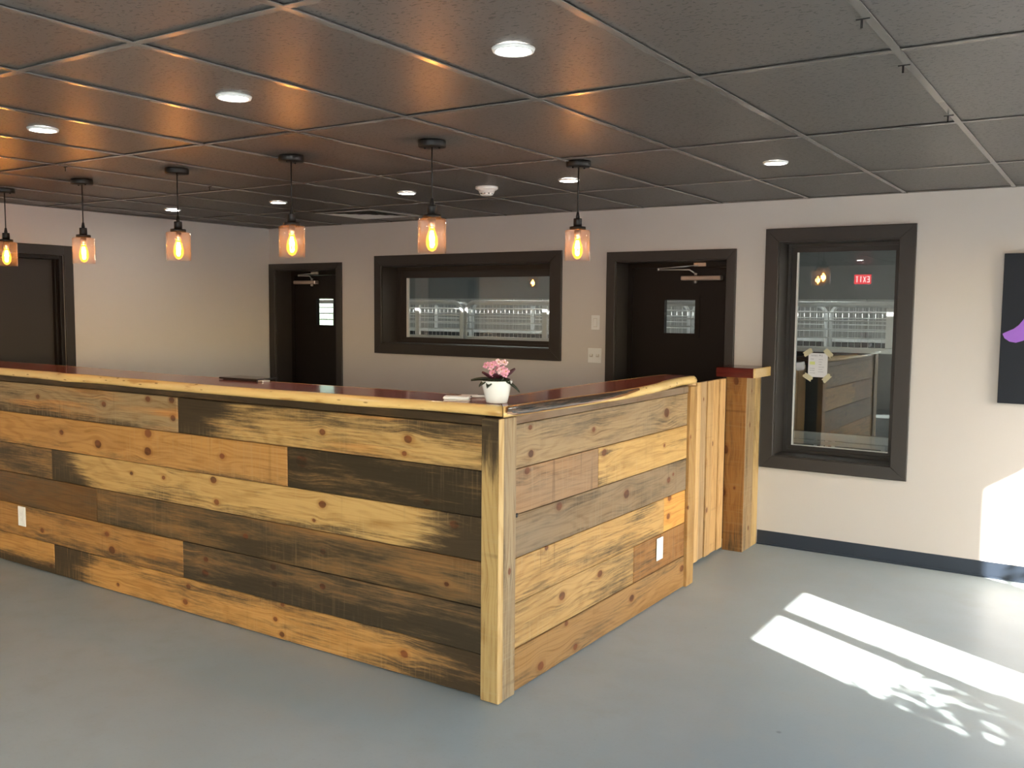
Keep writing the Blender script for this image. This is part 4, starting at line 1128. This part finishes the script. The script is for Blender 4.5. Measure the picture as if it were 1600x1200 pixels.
# ------------------------------------------------------------------ exit sign on the front wall (seen reflected in the tall window)
ex = empty('exit_sign', (-3.52, YF, 2.17), math.pi); tag(ex, 'lit red exit sign on the front wall', 'exit sign')
t = MB(); t.cbox(-0.155, 0.155, -0.045, 0, -0.095, 0.095, 0.006); t.build('housing', M['white_trim'], ex)
t = MB(); t.box(-0.135, 0.135, -0.0465, -0.0452, -0.078, 0.078); t.build('face', emissive('red_sign_face', (1.0, .05, .06, 1), 2.2), ex)
t = MB()
def seg(x, z, w, h): t.box(x, x + w, -0.0475, -0.0466, z, z + h)
lw0, lh, th = 0.042, 0.10, 0.013
x = -0.113
for ch in 'EXIT':
    if ch == 'E':
        seg(x, -lh / 2, th, lh)
        for zz in (-lh / 2, -th / 2, lh / 2 - th): seg(x + th, zz, lw0 - th, th)
    elif ch == 'X':
        for s0, s1 in ((0, lw0), (lw0, 0)):
            t.add([(x + s0 - th * .5, -0.0475, -lh / 2), (x + s0 + th * .5, -0.0475, -lh / 2), (x + s1 + th * .5, -0.0475, lh / 2), (x + s1 - th * .5, -0.0475, lh / 2),
                   (x + s0 - th * .5, -0.0466, -lh / 2), (x + s0 + th * .5, -0.0466, -lh / 2), (x + s1 + th * .5, -0.0466, lh / 2), (x + s1 - th * .5, -0.0466, lh / 2)],
                  [(0, 1, 2, 3), (4, 5, 6, 7), (0, 1, 5, 4), (1, 2, 6, 5), (2, 3, 7, 6), (3, 0, 4, 7)])
    elif ch == 'I': seg(x + lw0 / 2 - th / 2, -lh / 2, th, lh)
    else: seg(x, lh / 2 - th, lw0, th); seg(x + lw0 / 2 - th / 2, -lh / 2, th, lh - th)
    x += 0.061
t.build('letters', emissive('sign_letters', (1.0, .75, .72, 1), 3.0), ex)

# ================================================================== KENNEL ROOM BEHIND THE BACK WALL
KY = 5.2; KX0, KX1 = -13.0, 1.7
mb = MB(); mb.box(KX0, KX1, WT, KY + 0.2, -0.12, 0.0); tag(mb.build('floor_kennel', M['kennel_floor']), 'grey floor of the kennel room behind the back wall', 'floor', kind='structure')
mb = MB(); mb.box(KX0, KX1, WT, KY + 0.2, 2.76, 2.9); tag(mb.build('ceiling_kennel', M['kennel_grey']), 'grey ceiling of the kennel room', 'ceiling', kind='structure')
KW = (-11.9, -10.3, 1.25, 2.25)
mb = MB(); wall_cells(mb, KX0, KX1, 0.0, 2.76, [KW], lambda a, b, z, w: mb.box(a, b, KY, KY + 0.15, z, w)); wk = mb.build('wall_kennel_far', M['kennel_grey']); tag(wk, 'grey far wall of the kennel room', 'wall', kind='structure')
mb = MB(); mb.box(KX0 - 0.15, KX0, WT, KY, 0, 2.76); tag(mb.build('wall_kennel_left', M['kennel_grey']), 'grey left wall of the kennel room', 'wall', kind='structure')
mb = MB(); mb.box(KX1, KX1 + 0.15, WT, KY, 0, 2.76); tag(mb.build('wall_kennel_right', M['kennel_grey']), 'grey right wall of the kennel room', 'wall', kind='structure')
# white wainscot boards on the far wall
for k in range(22):
    x0 = -9.9 + k * 0.5
    t = MB(); t.cbox(0.004, 0.496, -0.02, 0, 0.0, 1.78, 0.004); t.build('wainscot_panel', M['kennel_wall'], wk, (x0, KY, 0))
ext_window('window_8', 'bright far window of the kennel room seen through the corner door', 'x', KY + 0.05, *KW, [(-11.1, 0.05)], 'dimming_glass')
# kennel gate panels
def kennel_panel(w, dark=True, door=True):
    r = empty('kennel_panel', (0, 0, 0))
    h = 1.70; rr = 0.11; tb_ = 0.021
    def arch(x0, x1, z0, z1, rad):
        p = [(x0, 0, z0), (x0, 0, z1 - rad)]
        for k in range(1, 7):
            a = math.pi - math.pi / 2 * k / 6
            p.append((x0 + rad + rad * math.cos(a), 0, z1 - rad + rad * math.sin(a)))
        for k in range(0, 7):
            a = math.pi / 2 - math.pi / 2 * k / 6
            p.append((x1 - rad + rad * math.cos(a), 0, z1 - rad + rad * math.sin(a)))
        p.append((x1, 0, z0)); return p
    t = MB(); t.tube(arch(tb_ + .004, w - tb_ - .004, 0.0, h, rr), tb_, 8); t.build('tube_frame', M['galv'], r)
    t = MB()
    t.cbox(0.046, w - 0.046, -0.016, 0.016, 1.318, 1.362, 0.004); t.build('rail', M['galv'], r)
    t = MB(); t.cbox(0.046, w - 0.046, -0.016, 0.016, 0.61, 0.67, 0.004); t.build('rail', M['galv'], r)
    t = MB(); t.cbox(0.046, w - 0.046, -0.016, 0.016, 0.05, 0.09, 0.004); t.build('rail', M['galv'], r)
    if dark:
        t = MB(); t.box(0.046, w - 0.046, -0.006, 0.006, 0.671, 1.317); t.build('solid_panel', M['kennel_dark'], r)
    if door:
        t = frame4(MB(), w * 0.05, w * 0.62, 0.10, 0.60, -0.012, 0.012, 0.03); t.build('hatch_frame', M['galv'], r)
        t = frame4(MB(), w * 0.66, w * 0.95, 0.10, 0.60, -0.012, 0.012, 0.03); t.build('hatch_frame', M['galv'], r)
        t = MB(); t.box(w * .60, w * .635, -0.012, 0.012, 1.364, h - 0.03); t.build('door_stile', M['galv'], r)
    t = MB()
    for k in range(1, 5):
        zz = 1.362 + (h - 1.362) * k / 5 + 0.004
        t.tube([(0.03, -0.004, zz), (w - 0.03, -0.004, zz)], 0.0056, 5)
    n = int(w / 0.05)
    for k in range(1, n):
        xx = w * k / n
        t.tube([(xx, 0.0, 1.35), (xx, 0.0, h - 0.01 if 0.12 < xx < w - 0.12 else h - 0.05)], 0.0017, 4)
    m_ = t.build('wire_mesh', M['galv'], r); m_['kind'] = 'stuff'
    return r
PW = 1.55
near = kennel_panel(PW)
xs_near = [-5.40 + PW * k for k in range(-2, 5)]
names = ['far left beyond the corner door', 'left of the long window', 'filling the left of the long window', 'in the right of the long window', 'behind the middle door glass', 'behind the tall window', 'right of the tall window']
for i, x in enumerate(xs_near):
    o = near if i == 0 else copy_tree(near)
    o.location = (x, 1.20, 0)
xs_lab = {}
order = sorted(xs_near)
lab = ['galvanised kennel gate seen at lower edge of the corner door glass', 'galvanised kennel gate just left of the meeting rounded corners in the long window',
       'galvanised kennel gate right of the meeting rounded corners in the long window', 'galvanised kennel gate behind the right part of the long window', 'galvanised kennel gate behind the small pane of the middle door',
       'galvanised kennel gate close behind the tall window', 'galvanised kennel gate hidden right of the tall window']
kp = [o for o in COL.objects if o.name.startswith('kennel_panel') and o.parent is None]
for o in kp:
    tag(o, lab[order.index(min(order, key=lambda q: abs(q - o.location.x)))], 'kennel gate', 'kennel gates in the near row')
far_lab = ['far row kennel gate deep behind the tall window, left one', 'far row kennel gate deep behind the tall window, middle one', 'far row kennel gate deep behind the tall window, right one',
           'far row kennel gate across the aisle behind the middle door', 'far row kennel gate across the aisle behind the long window', 'far row kennel gate at the left end of the aisle']
for i, x in enumerate([-4.0, -2.45, -0.9, -5.55, -7.10, -8.65]):
    o = copy_tree(near); o.location = (x, 3.7, 0); tag(o, far_lab[i], 'kennel gate', 'kennel gates in the far row')
# fluorescent fixtures
for k, (x, y) in enumerate([(-8.6, 2.4), (-5.6, 2.4), (-2.6, 2.4), (0.2, 2.4)]):
    r = empty('fluorescent_fixture', (x, y, 2.76)); tag(r, 'long fluorescent ceiling fixture in the kennel room, number %s from the left' % ['one', 'two', 'three', 'four'][k], 'ceiling light', 'kennel room lights')
    t = MB(); t.box(-0.62, 0.62, -0.10, 0.10, -0.05, -0.001); t.build('housing', M['white_trim'], r)
    t = MB(); t.box(-0.60, 0.60, -0.08, 0.08, -0.062, -0.051); t.build('diffuser', M['tube_white'], r)

# ================================================================== SHRUBS OUTSIDE THE RIGHT WINDOWS
M['bush'] = plain('shrub_leaf_green', (.06, .11, .03, 1), .5, 0, .4, .3, 20)
M['twig'] = plain('shrub_bark', (.10, .07, .05, 1), .8)
def shrub(label, loc, h, spread, nleaf, seed, z0):
    rr = random.Random(seed)
    r = empty('shrub', (loc[0], loc[1], -0.14)); tag(r, label, 'shrub', 'shrubs outside the building')
    tips = []
    t = MB()
    for k in range(9):
        a = rr.uniform(0, 2 * math.pi); s = spread * rr.uniform(.3, 1)
        top = (s * math.cos(a), s * math.sin(a), h * rr.uniform(.72, 1.0))
        mid = (top[0] * .35, top[1] * .35, top[2] * .55)
        t.tube([(0.03 * math.cos(a), .03 * math.sin(a), 0), mid, top], [.014, .009, .003], 6); tips.append((Vector(mid), Vector(top)))
    t.build('stems', M['twig'], r)
    lv = MB()
    for k in range(nleaf):
        if k % 3:
            a = rr.uniform(0, 2 * math.pi); q = math.sqrt(rr.random()) * spread
            zt_ = (h - .18) * (1 - .12 * (q / spread) ** 2) + .07 * math.sin(a * 3 + seed)
            c = Vector((q * math.cos(a), q * math.sin(a), z0 + (zt_ - z0) * rr.random() ** .8))
        else:
            m0, m1 = rr.choice(tips); c = m0.lerp(m1, rr.uniform(0, 1.02)) + Vector((rr.gauss(0, .07), rr.gauss(0, .07), rr.gauss(0, .06)))
        if c.z < z0: continue
        d = Vector((rr.gauss(0, 1), rr.gauss(0, 1), rr.gauss(0, .6))).normalized(); u = d.orthogonal().normalized(); w = d.cross(u)
        L, W = rr.uniform(.06, .10), rr.uniform(.032, .05)
        lv.add([c, c + u * L * .5 + w * W * .5 , c + u * L, c + u * L * .5 - w * W * .5, c + u * L * .5 + d * .006], [(0, 1, 4), (1, 2, 4), (2, 3, 4), (3, 0, 4)])
    f = lv.build('foliage', M['bush'], r); f['kind'] = 'stuff'
shrub('leafy green shrub outside the two-pane right window', (2.38, -3.84, 0), 2.30, .46, 4200, 5, .35)
shrub('leafy green shrub outside the right window nearest the back wall', (2.45, -1.50, 0), 2.20, .40, 2200, 8, .35)
shrub('leafy green shrub outside the far kennel room window', (-11.2, 7.2, 0), 2.1, .8, 800, 11, .35)
